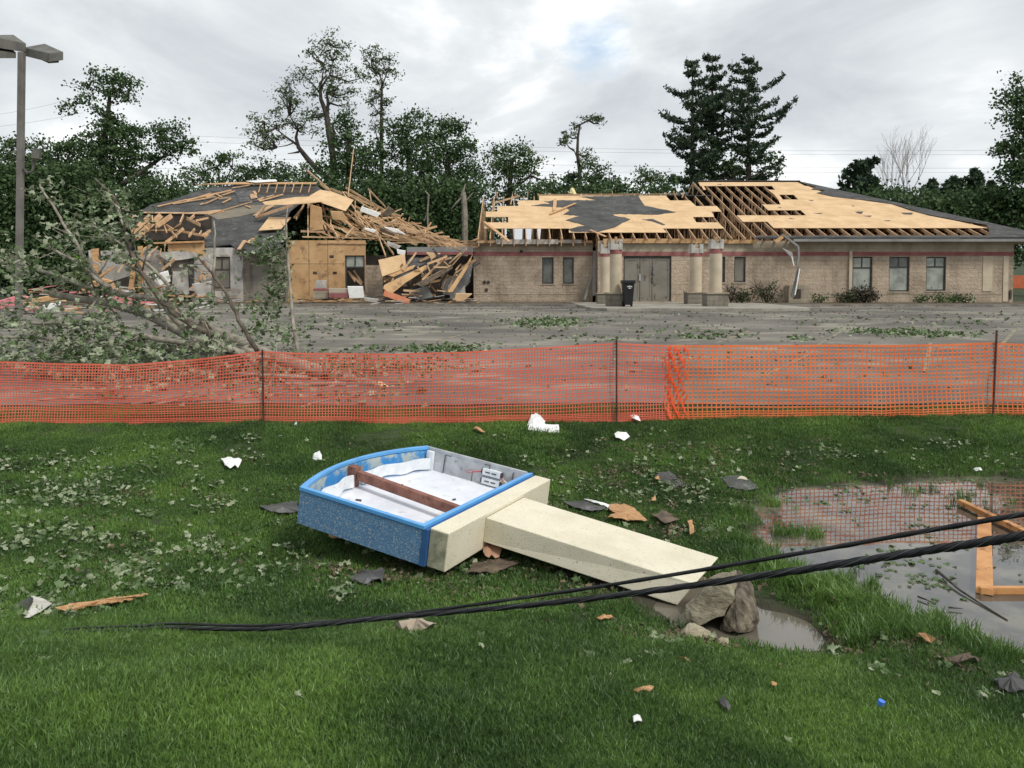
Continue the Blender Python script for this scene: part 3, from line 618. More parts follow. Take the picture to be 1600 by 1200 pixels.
# the bunched overlap where both rolls meet
mb = MB()
for q in range(9):
    V = []
    for j in range(25):
        v = j/24; px = 1042+q*3.6+3*math.sin(j*.9+q*1.7); p = fence_pt(px, v*.985+.007); p.y -= .02+.012*math.sin(q*2.1+j*.4); V += [p-Vector((.017+.008*math.sin(j+q), 0, 0)), p+Vector((.012+.008*math.cos(j*1.3+q), .004, 0))]
    mb.add(V, [(2*i, 2*i+1, 2*i+3, 2*i+2) for i in range(24) if (i+q) % 4])
m_orb = mat('bunched_orange_mesh', (.85, .10, .03), (.9, .16, .05), rough=.45, trans=.3)
mb.build('bunched_overlap', m_orb, fence)
for px, ty, lean in ((408, 546, 5), (963, 530, 0), (1556, 516, -6)):
    b_ = fence_pt(px, 0); t_ = pix(px-(-3 if px == 408 else 0), ty, b_.y); b_ = pix(px+lean, float(interp(px, BOTP))+4, b_.y-.02)
    mb = MB(); P = [b_+(t_-b_)*k/24+Vector((0, -.03, 0)) for k in range(25)]
    mb.beam(P[0], P[-1], .028, .006); mb.beam(P[0]+Vector((0, .018, 0)), P[-1]+Vector((0, .018, 0)), .006, .03)
    for k in range(1, 24): mb.beam(P[k]+Vector((-.008, -.008, 0)), P[k]+Vector((.008, -.008, 0)), .012, .012)
    mb.build('fence_stake', m_post, fence)

# ================================================================= LAWN DEBRIS
m_osb = mat('splintered_osb', (.38, .19, .075), (.56, .34, .17), scale=14, rough=.8, stretch=(1, 3, 1), c3=(.25, .12, .05), s3=30, bump=.4)
m_shing = mat('asphalt_shingle', (.055, .055, .055), (.115, .114, .112), scale=2.2, rough=.95, bump=.5, bscale=60, c3=(.17, .17, .17), s3=3)
m_paper = mat('white_paper', (.72, .72, .70), (.82, .82, .80), rough=.7); m_lum = mat('raw_lumber', (.46, .25, .11), (.62, .39, .20), scale=3, rough=.75, stretch=(1, 1, 6), c3=(.30, .15, .07), s3=9)
m_brown = mat('brown_scrap', (.06, .045, .03), (.15, .11, .075), scale=5, rough=.8)
def flat_scrap(name, px_poly, m, label, cat, z=.02, curl=.02, th=.005, group=None, seed=0, smooth=False):
    rr = random.Random(seed+len(px_poly)+int(px_poly[0][0])); P = []; dense = []
    for i in range(len(px_poly)):
        a, b_ = px_poly[i]; c_, d_ = px_poly[(i+1) % len(px_poly)]; dense.append((a, b_)); k = int(math.hypot(c_-a, d_-b_)/5)
        for j in range(1, k): dense.append((a+(c_-a)*j/k+rr.uniform(-1.2, 1.2), b_+(d_-b_)*j/k+rr.uniform(-.9, .9)))
    for (a, b_) in dense:
        p = pixg(a, b_); p.z = max(p.z, 0)+z+rr.uniform(0, curl); P.append(p)
    c = sum(P, Vector())/len(P); c.z += curl*.6
    mb = MB(); n = len(P); T = P+[c]; Bt = [p-Vector((0, 0, th)) for p in P]
    mb.add(T+Bt, [(i, (i+1) % n, n) for i in range(n)]+[((i+1) % n, i, n+1+i, n+1+(i+1) % n) for i in range(n)]+[tuple(range(n+1, 2*n+1))[::-1]])
    return mb.build(name, m, label=label, cat=cat, group=group, smooth=smooth)
flat_scrap('osb_scrap', [(951,797),(975,796),(992,803),(1011,822),(985,823),(950,818),(962,810),(952,806)], m_osb, 'torn orange OSB sheet scrap with ragged edge on grass beyond the post', 'board scrap', z=.06)
flat_scrap('osb_scrap', [(1074,826),(1082,823),(1085,845),(1078,846)], m_osb, 'small upright splinter of OSB left of the pond', 'board scrap', z=.07)
flat_scrap('osb_scrap', [(1018,786),(1024,785),(1025,791),(1018,792)], m_osb, 'tiny orange OSB chip beyond the post', 'board scrap', z=.06)
flat_scrap('osb_scrap', [(1023,753),(1029,752),(1030,757),(1024,758)], m_osb, 'tiny orange chip just left of the far shingle slab', 'board scrap', z=.06)
flat_scrap('osb_scrap', [(513,846),(520,838),(538,842),(536,851),(520,852)], m_osb, 'pale orange chip under the near edge of the sign cabinet', 'board scrap', z=.06)
flat_scrap('bent_flashing', [(746,861),(762,858),(784,878),(780,885),(758,890),(752,872)], mat('brown_flashing', (.30, .16, .10), (.42, .25, .16), rough=.6), 'bent brown flashing scrap under the sign cap', 'flashing', z=.07, curl=.07)
flat_scrap('shingle_slab', [(1022,742),(1045,740),(1060,750),(1072,762),(1052,765),(1028,752)], m_shing, 'grey shingle scrap lying beyond the post end', 'shingle', z=.02)
flat_scrap('shingle_slab', [(1128,752),(1150,748),(1172,756),(1186,768),(1165,772),(1140,768)], m_shing, 'grey shingle scrap under the cream stone near the pond', 'shingle', z=.04)
flat_scrap('shingle_slab', [(405,800),(430,796),(465,790),(467,808),(440,810),(418,806)], m_shing, 'grey gravelly shingle left of the blue cabinet', 'shingle', z=.05)
flat_scrap('shingle_slab', [(545,912),(575,900),(602,898),(598,915),(570,920)], m_shing, 'torn grey shingle in the grass below the cabinet', 'shingle', z=.03, curl=.04)
flat_scrap('shingle_slab', [(740,890),(790,882),(812,890),(770,905),(730,905)], m_brown, 'dark wet shingle below the cap', 'shingle', z=.05)
flat_scrap('shingle_slab', [(1018,812),(1040,808),(1062,822),(1038,828)], m_brown, 'dark bent shingle between OSB scrap and pond', 'shingle', z=.06)
flat_scrap('shingle_slab', [(880,792),(915,790),(948,802),(925,806),(895,800)], m_shing, 'thin dark shingle edge beside the torn OSB sheet', 'shingle', z=.05)
flat_scrap('shingle_slab', [(1122,1110),(1132,1104),(1142,1122),(1138,1130)], m_shing, 'small dark shingle chip in the foreground grass', 'shingle', z=.05)
flat_scrap('trim_strip', [(912,791),(920,790),(952,799),(950,803)], m_paper, 'thin white trim strip behind the torn OSB sheet', 'trim', z=.07)
flat_scrap('wood_splinter', [(86,965),(120,957),(165,948),(232,940),(200,950),(150,958),(110,968)], m_osb, 'long splinter of raw wood on the lawn at the left, below the leaf drifts', 'splinter', z=.05)
flat_scrap('wood_splinter', [(932,976),(955,975),(957,978),(934,979)], m_osb, 'short yellow splinter just below the cables', 'splinter', z=.05)
flat_scrap('wood_splinter', [(988,1093),(1005,1089),(1022,1090),(1015,1095),(996,1097)], m_osb, 'orange curled wood chip in the foreground grass', 'splinter', z=.05)
flat_scrap('wood_splinter', [(1060,1038),(1068,1043),(1078,1048),(1072,1046)], m_osb, 'tiny splinter in the grass right of the orange chip', 'splinter', z=.05)
flat_scrap('paper_scrap', [(988,1136),(1000,1134),(1003,1144),(990,1147)], m_paper, 'torn white paper scrap in the foreground grass', 'paper', z=.05)
flat_scrap('paper_scrap', [(972,1046),(984,1044),(988,1050),(974,1052)], m_leafA, 'pale leaf scrap above the orange wood chip', 'leaf', z=.05)
flat_scrap('paper_scrap', [(960,688),(972,684),(984,689),(975,694),(962,692)], m_paper, 'crumpled white scrap right of the plastic bag, lower one', 'paper', z=.05, curl=.08)
flat_scrap('paper_scrap', [(984,656),(994,655),(1001,665),(992,664)], m_paper, 'white scrap against the foot of the fence', 'paper', z=.05, curl=.05)
flat_scrap('paper_scrap', [(345,726),(356,723),(378,728),(372,738),(355,740)], m_paper, 'crumpled white scrap on the lawn left of the sign', 'paper', z=.05, curl=.06)
flat_scrap('paper_scrap', [(740,676),(744,672),(758,682),(752,683)], m_osb, 'curled tan chip halfway between fence and sign', 'wood chip', z=.05, curl=.05)
flat_scrap('bark_strip', [(1480,1050),(1500,1043),(1530,1042),(1528,1048),(1495,1052)], m_brown, 'curled bark strip in mud at the lower right', 'bark', z=.05, curl=.05)
flat_scrap('bark_strip', [(1430,1008),(1448,1008),(1462,1018),(1445,1017)], m_osb, 'pale bark scrap on the near bank of the pond', 'bark', z=.05, curl=.05)
flat_scrap('rag', [(618,990),(640,985),(680,990),(682,997),(640,998)], mat('tan_rag', (.3, .24, .18), (.45, .38, .3), rough=.9), 'crumpled tan rag in the mud beneath the cables', 'rag', z=.04, curl=.06)
flat_scrap('shingle_slab', [(1552,1078),(1590,1070),(1604,1095),(1570,1100)], m_shing, 'dark torn shingle at the lower right edge of the lawn', 'shingle', z=.05, curl=.05)
c = pixg(1376, 1112); mb = MB(); mb.tube([c+Vector((0, 0, .04)), c+Vector((.004, -.004, .065))], [.02, .018], 14); mb.build('bottle_cap', mat('blue_plastic', (.06, .2, .7), rough=.4), label='small blue plastic cap lying in the foreground grass', cat='bottle cap')
c = pixg(1208, 1083); flat_scrap('wood_chip', [(1205,1081),(1214,1080),(1213,1085),(1206,1085)], m_osb, 'single orange chip in grass left of the blue cap', 'wood chip', z=.05)
# plastic bag, white lump
def crumple(name, px, py, wpx, hpx, m, label, cat, seed, lift=.02):
    c = pixg(px, py+hpx*.4); s = c.y/FPX; rr = random.Random(seed); P = []
    for k in range(26):
        a = rr.uniform(0, 2*PI); z = rr.uniform(0, 1); q = (1-z*.6)*rr.uniform(.6, 1.1)
        P.append(c+Vector((math.cos(a)*q*wpx*s/2, math.sin(a)*q*wpx*s*.3, lift+z*hpx*s)))
    return lump(name, P, m, seed, 3, wpx*s*.028, label=label, cat=cat)
m_bag = mat('thin_white_plastic', (.74, .76, .76), (.85, .86, .86), scale=8, rough=.4, bump=.5, bscale=20)
bag = empty('plastic_bag', pixg(848, 674), 'crumpled white plastic bag lying on the lawn near the fence', 'bag')
adopt(lump('bag_body', [pixg(a, b_)+Vector((0, dy, dz)) for a, b_, dy, dz in ((824,668,0,.03),(830,662,0,.16),(840,664,.1,.17),(850,670,0,.14),(855,674,.1,.06),(826,675,0,.02),(848,678,0,.02),(836,664,.2,.05),(838,660,0,.12))], m_bag, 3, 3, .012), bag)
adopt(lump('bag_tail', [pixg(a, b_)+Vector((0, dy, dz)) for a, b_, dy, dz in ((846,670,0,.08),(848,677,0,.03),(872,672,0,.08),(875,679,0,.03),(860,673,.06,.09),(860,679,0,.02))], m_bag, 4, 2, .01), bag)
crumple('foam_scrap', 496, 716, 20, 14, m_bag, 'torn white foam lump on the lawn behind the blue cabinet', 'foam', 12)
crumple('foam_scrap', 462, 664, 7, 6, m_bag, 'tiny white scrap caught at the foot of the mesh fence', 'foam', 13)
# bent dark box / vent cover at left edge
m_darkmetal = mat('dark_sheet_metal', (.02, .018, .016), (.05, .045, .04), scale=4, rough=.5); m_offw = mat('dirty_white_sheet', (.42, .41, .36), (.60, .58, .52), scale=4, rough=.6)
g = empty('bent_gutter_piece', pixg(40, 962), 'bent gutter piece, dark outside and dirty white inside, lying at the left edge', 'gutter piece')
mb = MB(); A = [pixg(-12, 968), pixg(0, 962), pixg(45, 945), pixg(52, 934)]; Yc = A[2].y
YG = pixg(38, 968).y; p = lambda a, b_, y: pix(a, b_, y-5.35+YG-.12)
mb.prism([p(-14,965,5.6), p(48,932,5.75), p(52,934,5.6), p(38,965,5.35), p(-12,974,5.3)], (0, .0, -.012), 0); mb.build('outer_face', m_darkmetal, g)
mb = MB(); mb.prism([p(48,931,5.76), p(66,935,5.7), p(80,943,5.6), p(60,957,5.4), p(45,965,5.33), p(38,965,5.34), p(52,940,5.6)], (0, .012, -.005)); mb.build('inner_face', m_offw, g)

# lumber in the pond
tr_ = empty('broken_truss', (3.6, 7.5, 0), 'broken orange wood truss lying in the pond, half sunk', 'truss')
def wbeam(px1, py1, px2, py2, wd, hh, z1=.04, z2=.04, name='truss_board'):
    a = Vector((*zray(px1, py1, z1), z1)); b_ = Vector((*zray(px2, py2, z2), z2)); mb = MB(); mb.beam(a, b_, wd, hh, jag=.02); return mb.build(name, m_lumw, tr_, bevel=.003)
m_lumw = mat('wet_orange_lumber', (.40, .17, .05), (.60, .30, .11), scale=3, rough=.5, c3=(.2, .09, .04), s3=8)
wbeam(1538, 812, 1538, 924, .13, .05, .03, .03); wbeam(1500, 784, 1640, 850, .07, .06, .05, .05); wbeam(1530, 922, 1700, 922, .05, .06, .03, .03)
mb = MB(); mb.box((3.95, 9.6, -.05), (4.5, 9.63, .05)); 
m_bark = mat('wet_bark', (.035, .028, .02), (.09, .075, .055), scale=10, rough=.8, bump=.5)
def stick_on_water(pts, r, label):
    P = [Vector((*zray(a, b_, z), z)) for a, b_, z in pts]; mb = MB(); mb.tube(P, [r*(1-.6*i/(len(P)-1)) for i in range(len(P))], 6); return mb.build('floating_stick', m_bark, label=label, cat='stick', smooth=True)
stick_on_water([(1463,891,.04),(1480,905,.03),(1500,922,.02),(1535,945,.01),(1574,969,.005)], .014, 'long dark stick floating diagonally on the pond left of the truss')
stick_on_water([(1434,932,.02),(1450,938,.02),(1461,943,.015)], .009, 'short twig floating near the middle of the pond')
stick_on_water([(1482,949,.02),(1492,950,.02),(1504,951,.02)], .009, 'short twig floating right of the middle of the pond')
flat_scrap('floating_scrap', [(1520,736),(1532,734),(1535,738),(1525,740)], m_paper, 'small white scrap at the far edge of the pond', 'paper', z=.02, curl=.02)

# ================================================================= BUILDINGS
def block_mat(name, c1, c2, mort, bw=.42, bh=.21, rough_face=1.0):
    m = bpy.data.materials.new(name); m.use_nodes = True; t = m.node_tree; b = t.nodes['Principled BSDF']; b.inputs['Roughness'].default_value = .95
    gp = t.nodes.new('ShaderNodeNewGeometry'); sp = t.nodes.new('ShaderNodeSeparateXYZ'); t.links.new(gp.outputs['Position'], sp.inputs[0])
    cb = t.nodes.new('ShaderNodeCombineXYZ'); ad = t.nodes.new('ShaderNodeMath'); ad.operation = 'ADD'; t.links.new(sp.outputs[0], ad.inputs[0]); t.links.new(sp.outputs[1], ad.inputs[1])
    t.links.new(ad.outputs[0], cb.inputs[0]); t.links.new(sp.outputs[2], cb.inputs[1])
    br = t.nodes.new('ShaderNodeTexBrick'); br.inputs['Scale'].default_value = 1; br.inputs['Brick Width'].default_value = bw; br.inputs['Row Height'].default_value = bh
    br.inputs['Mortar Size'].default_value = .008; br.inputs['Mortar Smooth'].default_value = .3; br.inputs['Color1'].default_value = (*c1, 1); br.inputs['Color2'].default_value = (*c2, 1); br.inputs['Mortar'].default_value = (*mort, 1)
    t.links.new(cb.outputs[0], br.inputs[0])
    n = t.nodes.new('ShaderNodeTexNoise'); n.inputs['Scale'].default_value = .9; n.inputs['Detail'].default_value = 8; n.inputs['Roughness'].default_value = .7
    mp = t.nodes.new('ShaderNodeMapping'); mp.inputs['Scale'].default_value = (1, 1, .55); t.links.new(gp.outputs['Position'], mp.inputs[0]); t.links.new(mp.outputs[0], n.inputs[0])
    r = ramp(n.outputs[0], [(.36, (.62, .60, .57)), (.56, (1, 1, 1))], t)
    mx = t.nodes.new('ShaderNodeMix'); mx.data_type = 'RGBA'; mx.blend_type = 'MULTIPLY'; mx.inputs[0].default_value = 1; t.links.new(br.outputs[0], mx.inputs[6]); t.links.new(r.outputs[0], mx.inputs[7]); t.links.new(mx.outputs[2], b.inputs['Base Color'])
    n2 = t.nodes.new('ShaderNodeTexNoise'); n2.inputs['Scale'].default_value = 9; n2.inputs['Detail'].default_value = 8; t.links.new(gp.outputs['Position'], n2.inputs[0])
    b1 = t.nodes.new('ShaderNodeBump'); b1.inputs['Strength'].default_value = rough_face; b1.inputs['Distance'].default_value = .05; t.links.new(n2.outputs[0], b1.inputs['Height'])
    b2 = t.nodes.new('ShaderNodeBump'); b2.invert = True; b2.inputs['Strength'].default_value = .6; b2.inputs['Distance'].default_value = .02; t.links.new(br.outputs['Fac'], b2.inputs['Height']); t.links.new(b1.outputs[0], b2.inputs['Normal']); t.links.new(b2.outputs[0], b.inputs['Normal'])
    return m
m_block = block_mat('split_face_block', (.42, .335, .25), (.475, .385, .29), (.31, .245, .185))
m_blocks = block_mat('smooth_painted_block', (.36, .31, .235), (.39, .335, .25), (.30, .255, .195), rough_face=.15)
m_blockg = block_mat('grey_block', (.20, .18, .145), (.25, .225, .18), (.14, .125, .10), rough_face=.6)
m_band = mat('faded_red_band', (.22, .075, .075), (.30, .12, .11), scale=2, rough=.9, world=True)
m_col = mat('cream_column', (.44, .37, .265), (.53, .45, .33), scale=2, rough=.85, world=True, c3=(.27, .2, .14), s3=5, lo3=.66, hi3=.72)
m_frame = mat('bronze_frame', (.03, .03, .028), (.06, .058, .05), scale=4, rough=.5)
m_glass = mat('dusty_glass', (.20, .22, .19), (.36, .38, .33), scale=1.4, rough=.25, world=True, lo=.4, hi=.6)
m_glassd = mat('dark_window_glass', (.05, .055, .05), (.15, .15, .13), scale=1.5, rough=.15, world=True)
m_board = mat('grey_board_infill', (.16, .145, .12), (.21, .19, .155), scale=1.5, rough=.8, world=True)
m_door = mat('grey_door', (.17, .155, .125), (.22, .20, .165), scale=1.2, rough=.6, world=True, c3=(.10, .085, .065), s3=4)
m_ply = mat('osb_sheathing', (.56, .375, .20), (.67, .47, .265), scale=1.3, rough=.8, world=True, c3=(.45, .26, .12), s3=7, lo3=.60, hi3=.72, bump=.2, bscale=40)
m_ply2 = mat('weathered_osb', (.42, .25, .115), (.56, .36, .18), scale=1.1, rough=.85, world=True, c3=(.26, .15, .08), s3=2.5, lo3=.56, hi3=.68)
m_raft = mat('framing_lumber', (.36, .23, .13), (.56, .37, .215), scale=2, rough=.8, world=True, c3=(.26, .16, .09), s3=6)
m_roof = mat('roof_shingle_grey', (.040, .040, .039), (.082, .081, .078), scale=.9, rough=.95, world=True, c3=(.16, .16, .155), s3=3.5, lo3=.58, hi3=.7, bump=.7, bscale=18, stretch=(1, 1, 3))
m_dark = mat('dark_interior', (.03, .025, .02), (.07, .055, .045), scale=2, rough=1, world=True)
m_gut = mat('grey_fascia', (.17, .17, .16), (.25, .25, .24), scale=1, rough=.6, world=True)
m_fasc = mat('beige_fascia', (.33, .28, .22), (.42, .36, .28), scale=1, rough=.7, world=True)
m_drywall = mat('torn_drywall', (.34, .325, .29), (.54, .52, .48), scale=1.6, rough=.9, world=True, c3=(.28, .24, .19), s3=3)

YW, YE = 41.0, 40.0     # left wing wall, entrance wall
def zp(py, Y): return pix(800, py, Y).z
def xp(px, Y): return pix(px, 440, Y).x
def wall(parent, Y, px0, px1, py_top, py_bot, holes, m, th=.25, name='wall'):
    """front wall with rectangular openings; holes = [(px0, px1, pytop, pybot)] -> strips of boxes that butt end to end"""
    mb = MB(); x0, x1 = xp(px0, Y), xp(px1, Y); zt, zb = zp(py_top, Y), zp(py_bot, Y)-.15
    hs = sorted([(xp(a, Y), xp(b_, Y), zp(d, Y), zp(c, Y)) for a, b_, c, d in holes]); x = x0
    for a, b_, lo, hi in hs:
        if a > x: mb.box((x, Y, zb), (a, Y+th, zt))
        if lo > zb: mb.box((a, Y, zb), (b_, Y+th, lo))
        mb.box((a, Y, hi), (b_, Y+th, zt)); x = b_
    if x < x1: mb.box((x, Y, zb), (x1, Y+th, zt))
    return mb.build(name, m, parent)
def window(parent, Y, px0, px1, pyt, pyb, split=None, vsplit=None, glass=None, glass2=None, broken=False, label=None):
    a, b_, lo, hi = xp(px0, Y), xp(px1, Y), zp(pyb, Y), zp(pyt, Y); y = Y+.09; f = .07
    mb = MB(); mb.box((a, y, lo), (a+f, y+.06, hi)); mb.box((b_-f, y, lo), (b_, y+.06, hi)); mb.box((a+f, y, hi-f), (b_-f, y+.06, hi)); mb.box((a+f, y, lo), (b_-f, y+.06, lo+f))
    zs = None
    if split: zs = zp(split, Y); mb.box((a+f, y, zs-.035), (b_-f, y+.06, zs+.035))
    if vsplit: xv = xp(vsplit, Y); mb.box((xv-.03, y, zs+.035), (xv+.03, y+.06, hi-f))
    w_ = mb.build('window', m_frame, parent, label=label)
    def pane(x0, x1, z0, z1, m):
        q = MB(); q.box((x0+.002, y+.025, z0+.002), (x1-.002, y+.035, z1-.002)); o = q.build('pane', m, None); o.parent = w_; o.location = o.location-parent.location-w_.location if False else o.location-parent.location; return o
    g = glass or m_glass
    if split:
        if not broken: pane(a+f, b_-f, lo+f, zs-.035, g)
        if vsplit: pane(a+f, xv-.03, zs+.035, hi-f, glass2 or g); pane(xv+.03, b_-f, zs+.035, hi-f, glass2 or g)
        else: pane(a+f, b_-f, zs+.035, hi-f, glass2 or g)
    else: pane(a+f, b_-f, lo+f, hi-f, g)
    s = MB(); s.box((a-.05, Y-.03, lo-.07), (b_+.05, Y+.085, lo-.002)); o = s.build('sill', m_blocks, None); o.parent = w_; o.location = o.location-parent.location
    return w_

BR = empty('damaged_building', (12, 40, 1.6), 'long single-storey tan block building on the right, its roof stripped to bare sheathing and trusses', 'building')
# left wing wall and entrance wall
W1 = [(847,865,402,443.5), (879.5,896.5,402,443.5)]
wall(BR, YW, 740, 926, 381, 473, W1, m_block)
W2 = [(974,1049,400,471), (1118,1133,401,441), (1147,1165,401,441), (1332,1363,401,457), (1389,1421,401,455.5), (1447,1478,401,454.5)]
wall(BR, YE, 934, 1583, 376, 472.5, W2, m_block)
mb = MB(); x1 = xp(934, YE); mb.box((x1, YE+.25, zp(473, YE)-.1), (x1+.25, YW+.25, zp(376, YE)-.01)); mb.build('return_wall', m_block, BR)
xL = xp(740, YW); xR = xp(1583, YE)
mb = MB(); mb.box((xL, YW+.25, 1.4), (xL+.25, 55, 4.75)); mb.build('side_wall', m_block, BR)
mb = MB(); mb.box((xR-.25, YE+.25, 1.4), (xR, 62.5, 4.75)); mb.build('side_wall', m_block, BR)
mb = MB(); mb.box((xL+.25, 55.2, 1.4), (9.5, 55.4, 4.7)); mb.box((9.5, 62.4, 1.4), (xR-.25, 62.6, 4.7)); mb.build('back_wall', m_block, BR)
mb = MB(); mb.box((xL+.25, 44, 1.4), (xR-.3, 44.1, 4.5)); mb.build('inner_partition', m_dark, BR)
# smooth band course and red stripe, standing proud
for Y, a, b_, hs in ((YW, 740, 926, None), (YE, 934, 1583, None)):
    mb = MB(); mb.box((xp(a, Y), Y-.022, zp(399.6, Y)), (xp(b_, Y), Y-.001, zp(393.6, Y))); mb.build('red_band', m_band, BR)
    mb = MB(); mb.box((xp(a, Y), Y-.014, zp(393.4, Y)), (xp(b_, Y), Y-.001, zp(379, Y))); mb.build('smooth_course', m_blocks, BR)
    mb = MB()
    segs = [(a, b_)] if Y == YW else [(934, 973), (1050, 1583)]
    for s0, s1 in segs: mb.box((xp(s0, Y), Y-.02, zp(460.2, Y)), (xp(s1, Y), Y-.001, zp(459.4, Y)))
    mb.build('base_ledge', m_blocks, BR)
mb = MB(); mb.box((xp(1535, YE), YE-.03, zp(455, YE)), (xp(1550, YE), YE-.001, zp(400, YE))); mb.box((xp(1567, YE), YE-.03, zp(471, YE)), (xp(1575, YE), YE-.001, zp(400, YE))); mb.build('pale_repair_patch', m_col, BR)
for (a, b_, c, d) in W1: window(BR, YW, a, b_, c, d, glass=m_glassd)
window(BR, YE, 1118, 1133, 401, 441, glass=m_glassd)
window(BR, YE, 1147, 1165, 401, 441, glass=m_board, label='narrow window closed with a grey board')
window(BR, YE, 1332, 1363, 401, 457, split=418.5, vsplit=1347.5, label='window with cloudy glass, bush below it')
window(BR, YE, 1389, 1421, 401, 455.5, split=417.5, vsplit=1405, glass2=m_glassd, label='window whose upper panes are dark')
window(BR, YE, 1447, 1478, 401, 454.5, split=417, vsplit=1462, label='window with a pale round shape behind the lower pane')
q = MB(); q.tube([pix(1462, 446, YE+.34), pix(1462, 446, YE+.30)], [.32, .32], 18); q.build('paper_disc', m_drywall, BR)
# double door
dr = MB(); a, b_, hi, lo = xp(974, YE), xp(1049, YE), zp(400, YE), 1.66
dr.box((a, YE+.08, lo), (a+.07, YE+.2, hi)); dr.box((b_-.07, YE+.08, lo), (b_, YE+.2, hi)); dr.box((a+.07, YE+.08, hi-.1), (b_-.07, YE+.2, hi)); 
D0 = dr.build('double_door', m_frame, BR)
def leaf(px0, px1, m=m_door, nm='door_leaf'):
    q = MB(); x0, x1 = xp(px0, YE)+.01, xp(px1, YE)-.01; q.box((x0, YE+.11, lo), (x1, YE+.17, hi-.11))
    fr = .09
    for (u0, u1, v0, v1) in ((x0, x0+fr, lo+.02, hi-.13), (x1-fr, x1, lo+.02, hi-.13), (x0+fr, x1-fr, hi-.13-fr, hi-.13), (x0+fr, x1-fr, lo+.02, lo+.2)): q.box((u0, YE+.092, v0), (u1, YE+.108, v1))
    o = q.build(nm, m, None); o.parent = D0; o.location = o.location-BR.location; return o
leaf(976, 1000); leaf(1000.3, 1019, nm='door_sidelight'); leaf(1019.3, 1047)
q = MB(); q.box((xp(999, YE), YE+.03, 2.75), (xp(1001, YE), YE+.09, 3.1)); o = q.build('handle', m_alu, None); o.parent = D0; o.location = o.location-BR.location
# black letter marks sprayed down the door stile
q = MB(); rr = random.Random(5); xc = xp(1019.3, YE)
def stroke(pts, z, s=.085):
    for k in range(len(pts)-1):
        q.beam((xc+pts[k][0]*s, YE+.085, z+pts[k][1]*s*1.25), (xc+pts[k+1][0]*s, YE+.085, z+pts[k+1][1]*s*1.25), .004, .032)
stroke([(-.8,1),(.6,.9),(.1,.1),(.8,-.5),(-.7,-1)], zp(420, YE)); stroke([(-.8,-1),(0,1),(.8,-1),(.3,-.1),(-.4,-.1)], zp(426.5, YE)); stroke([(-.7,.8),(0,1),(.6,.3),(-.7,-1),(.8,-1)], zp(432.5, YE)); stroke([(.7,.8),(-.5,.9),(-.8,-.4),(0,-1),(.8,-.6),(.3,0)], zp(438.5, YE))
o = q.build('door_lettering', m_ink, None, label='black hand-painted marks running down the door'); o.parent = D0; o.location = o.location-BR.location
# columns
def column(px0, px1, cap_t, band_t, band_b, sh_b, bx0, bx1, Y, label):
    e = empty('porch_column', (xp((px0+px1)/2, Y), Y, 1.62), label, 'column', 'round porch columns at the entrance'); r = (xp(px1, Y)-xp(px0, Y))/2; cx = (xp(px0, Y)+xp(px1, Y))/2; cy = Y+r
    zb = zp(sh_b, Y); z1, z2, z3 = zp(band_b, Y), zp(band_t, Y), zp(cap_t, Y)
    mb = MB(); mb.tube([(cx, cy, zb), (cx, cy, z1)], r, 28); mb.build('shaft', m_col, e, smooth=False)
    mb = MB(); mb.tube([(cx, cy, z1), (cx, cy, z2)], r*1.03, 28); mb.build('red_ring', m_band, e)
    mb = MB(); t_ = .06
    mb.box((cx-r, cy-r, z2), (cx-r+t_, cy+r, z3)); mb.box((cx+r-t_, cy-r, z2), (cx+r, cy+r, z3)); mb.box((cx-r+t_, cy-r, z2), (cx-.1, cy-r+t_, z3-.05)); mb.box((cx+.12, cy-r, z2), (cx+r-t_, cy-r+t_, z3)); mb.box((cx-.1, cy-r+.02, z2), (cx+.12, cy-r+t_, z2+.25)); mb.box((cx-r+t_, cy+r-t_, z2), (cx+r-t_, cy+r, z3-.03))
    mb.build('broken_capital', m_drywall, e)
    mb = MB(); mb.box((cx-.05, cy-.05, z2), (cx+.05, cy+.05, z3+.12)); mb.build('core_post', m_raft, e)
    b0, b1 = xp(bx0, Y), xp(bx1, Y); hw = (b1-b0)/2; bc = (b0+b1)/2
    mb = MB(); mb.box((b0, cy-hw, 1.61), (b1, cy+hw, zb-.06)); mb.build('block_base', m_blockg, e)
    mb = MB(); mb.box((b0-.04, cy-hw-.04, zb-.06), (b1+.04, cy+hw+.04, zb)); mb.build('base_cap', m_blocks, e)
column(954, 972.6, 373.6, 390, 396.6, 457, 949, 976.5, 33.6, 'porch column in front on the left, beside the black bin')
column(939, 953.5, 380, 396, 401, 457.5, 934, 949, 37, 'porch column behind, leftmost of the four')
column(1111, 1130.4, 373.5, 388.5, 396, 457, 1103.5, 1136.5, 33.6, 'porch column in front on the right, tallest broken top')
column(1080, 1098.6, 381, 395.5, 401, 456, 1074, 1101.5, 37, 'porch column behind on the right, next to the doors')

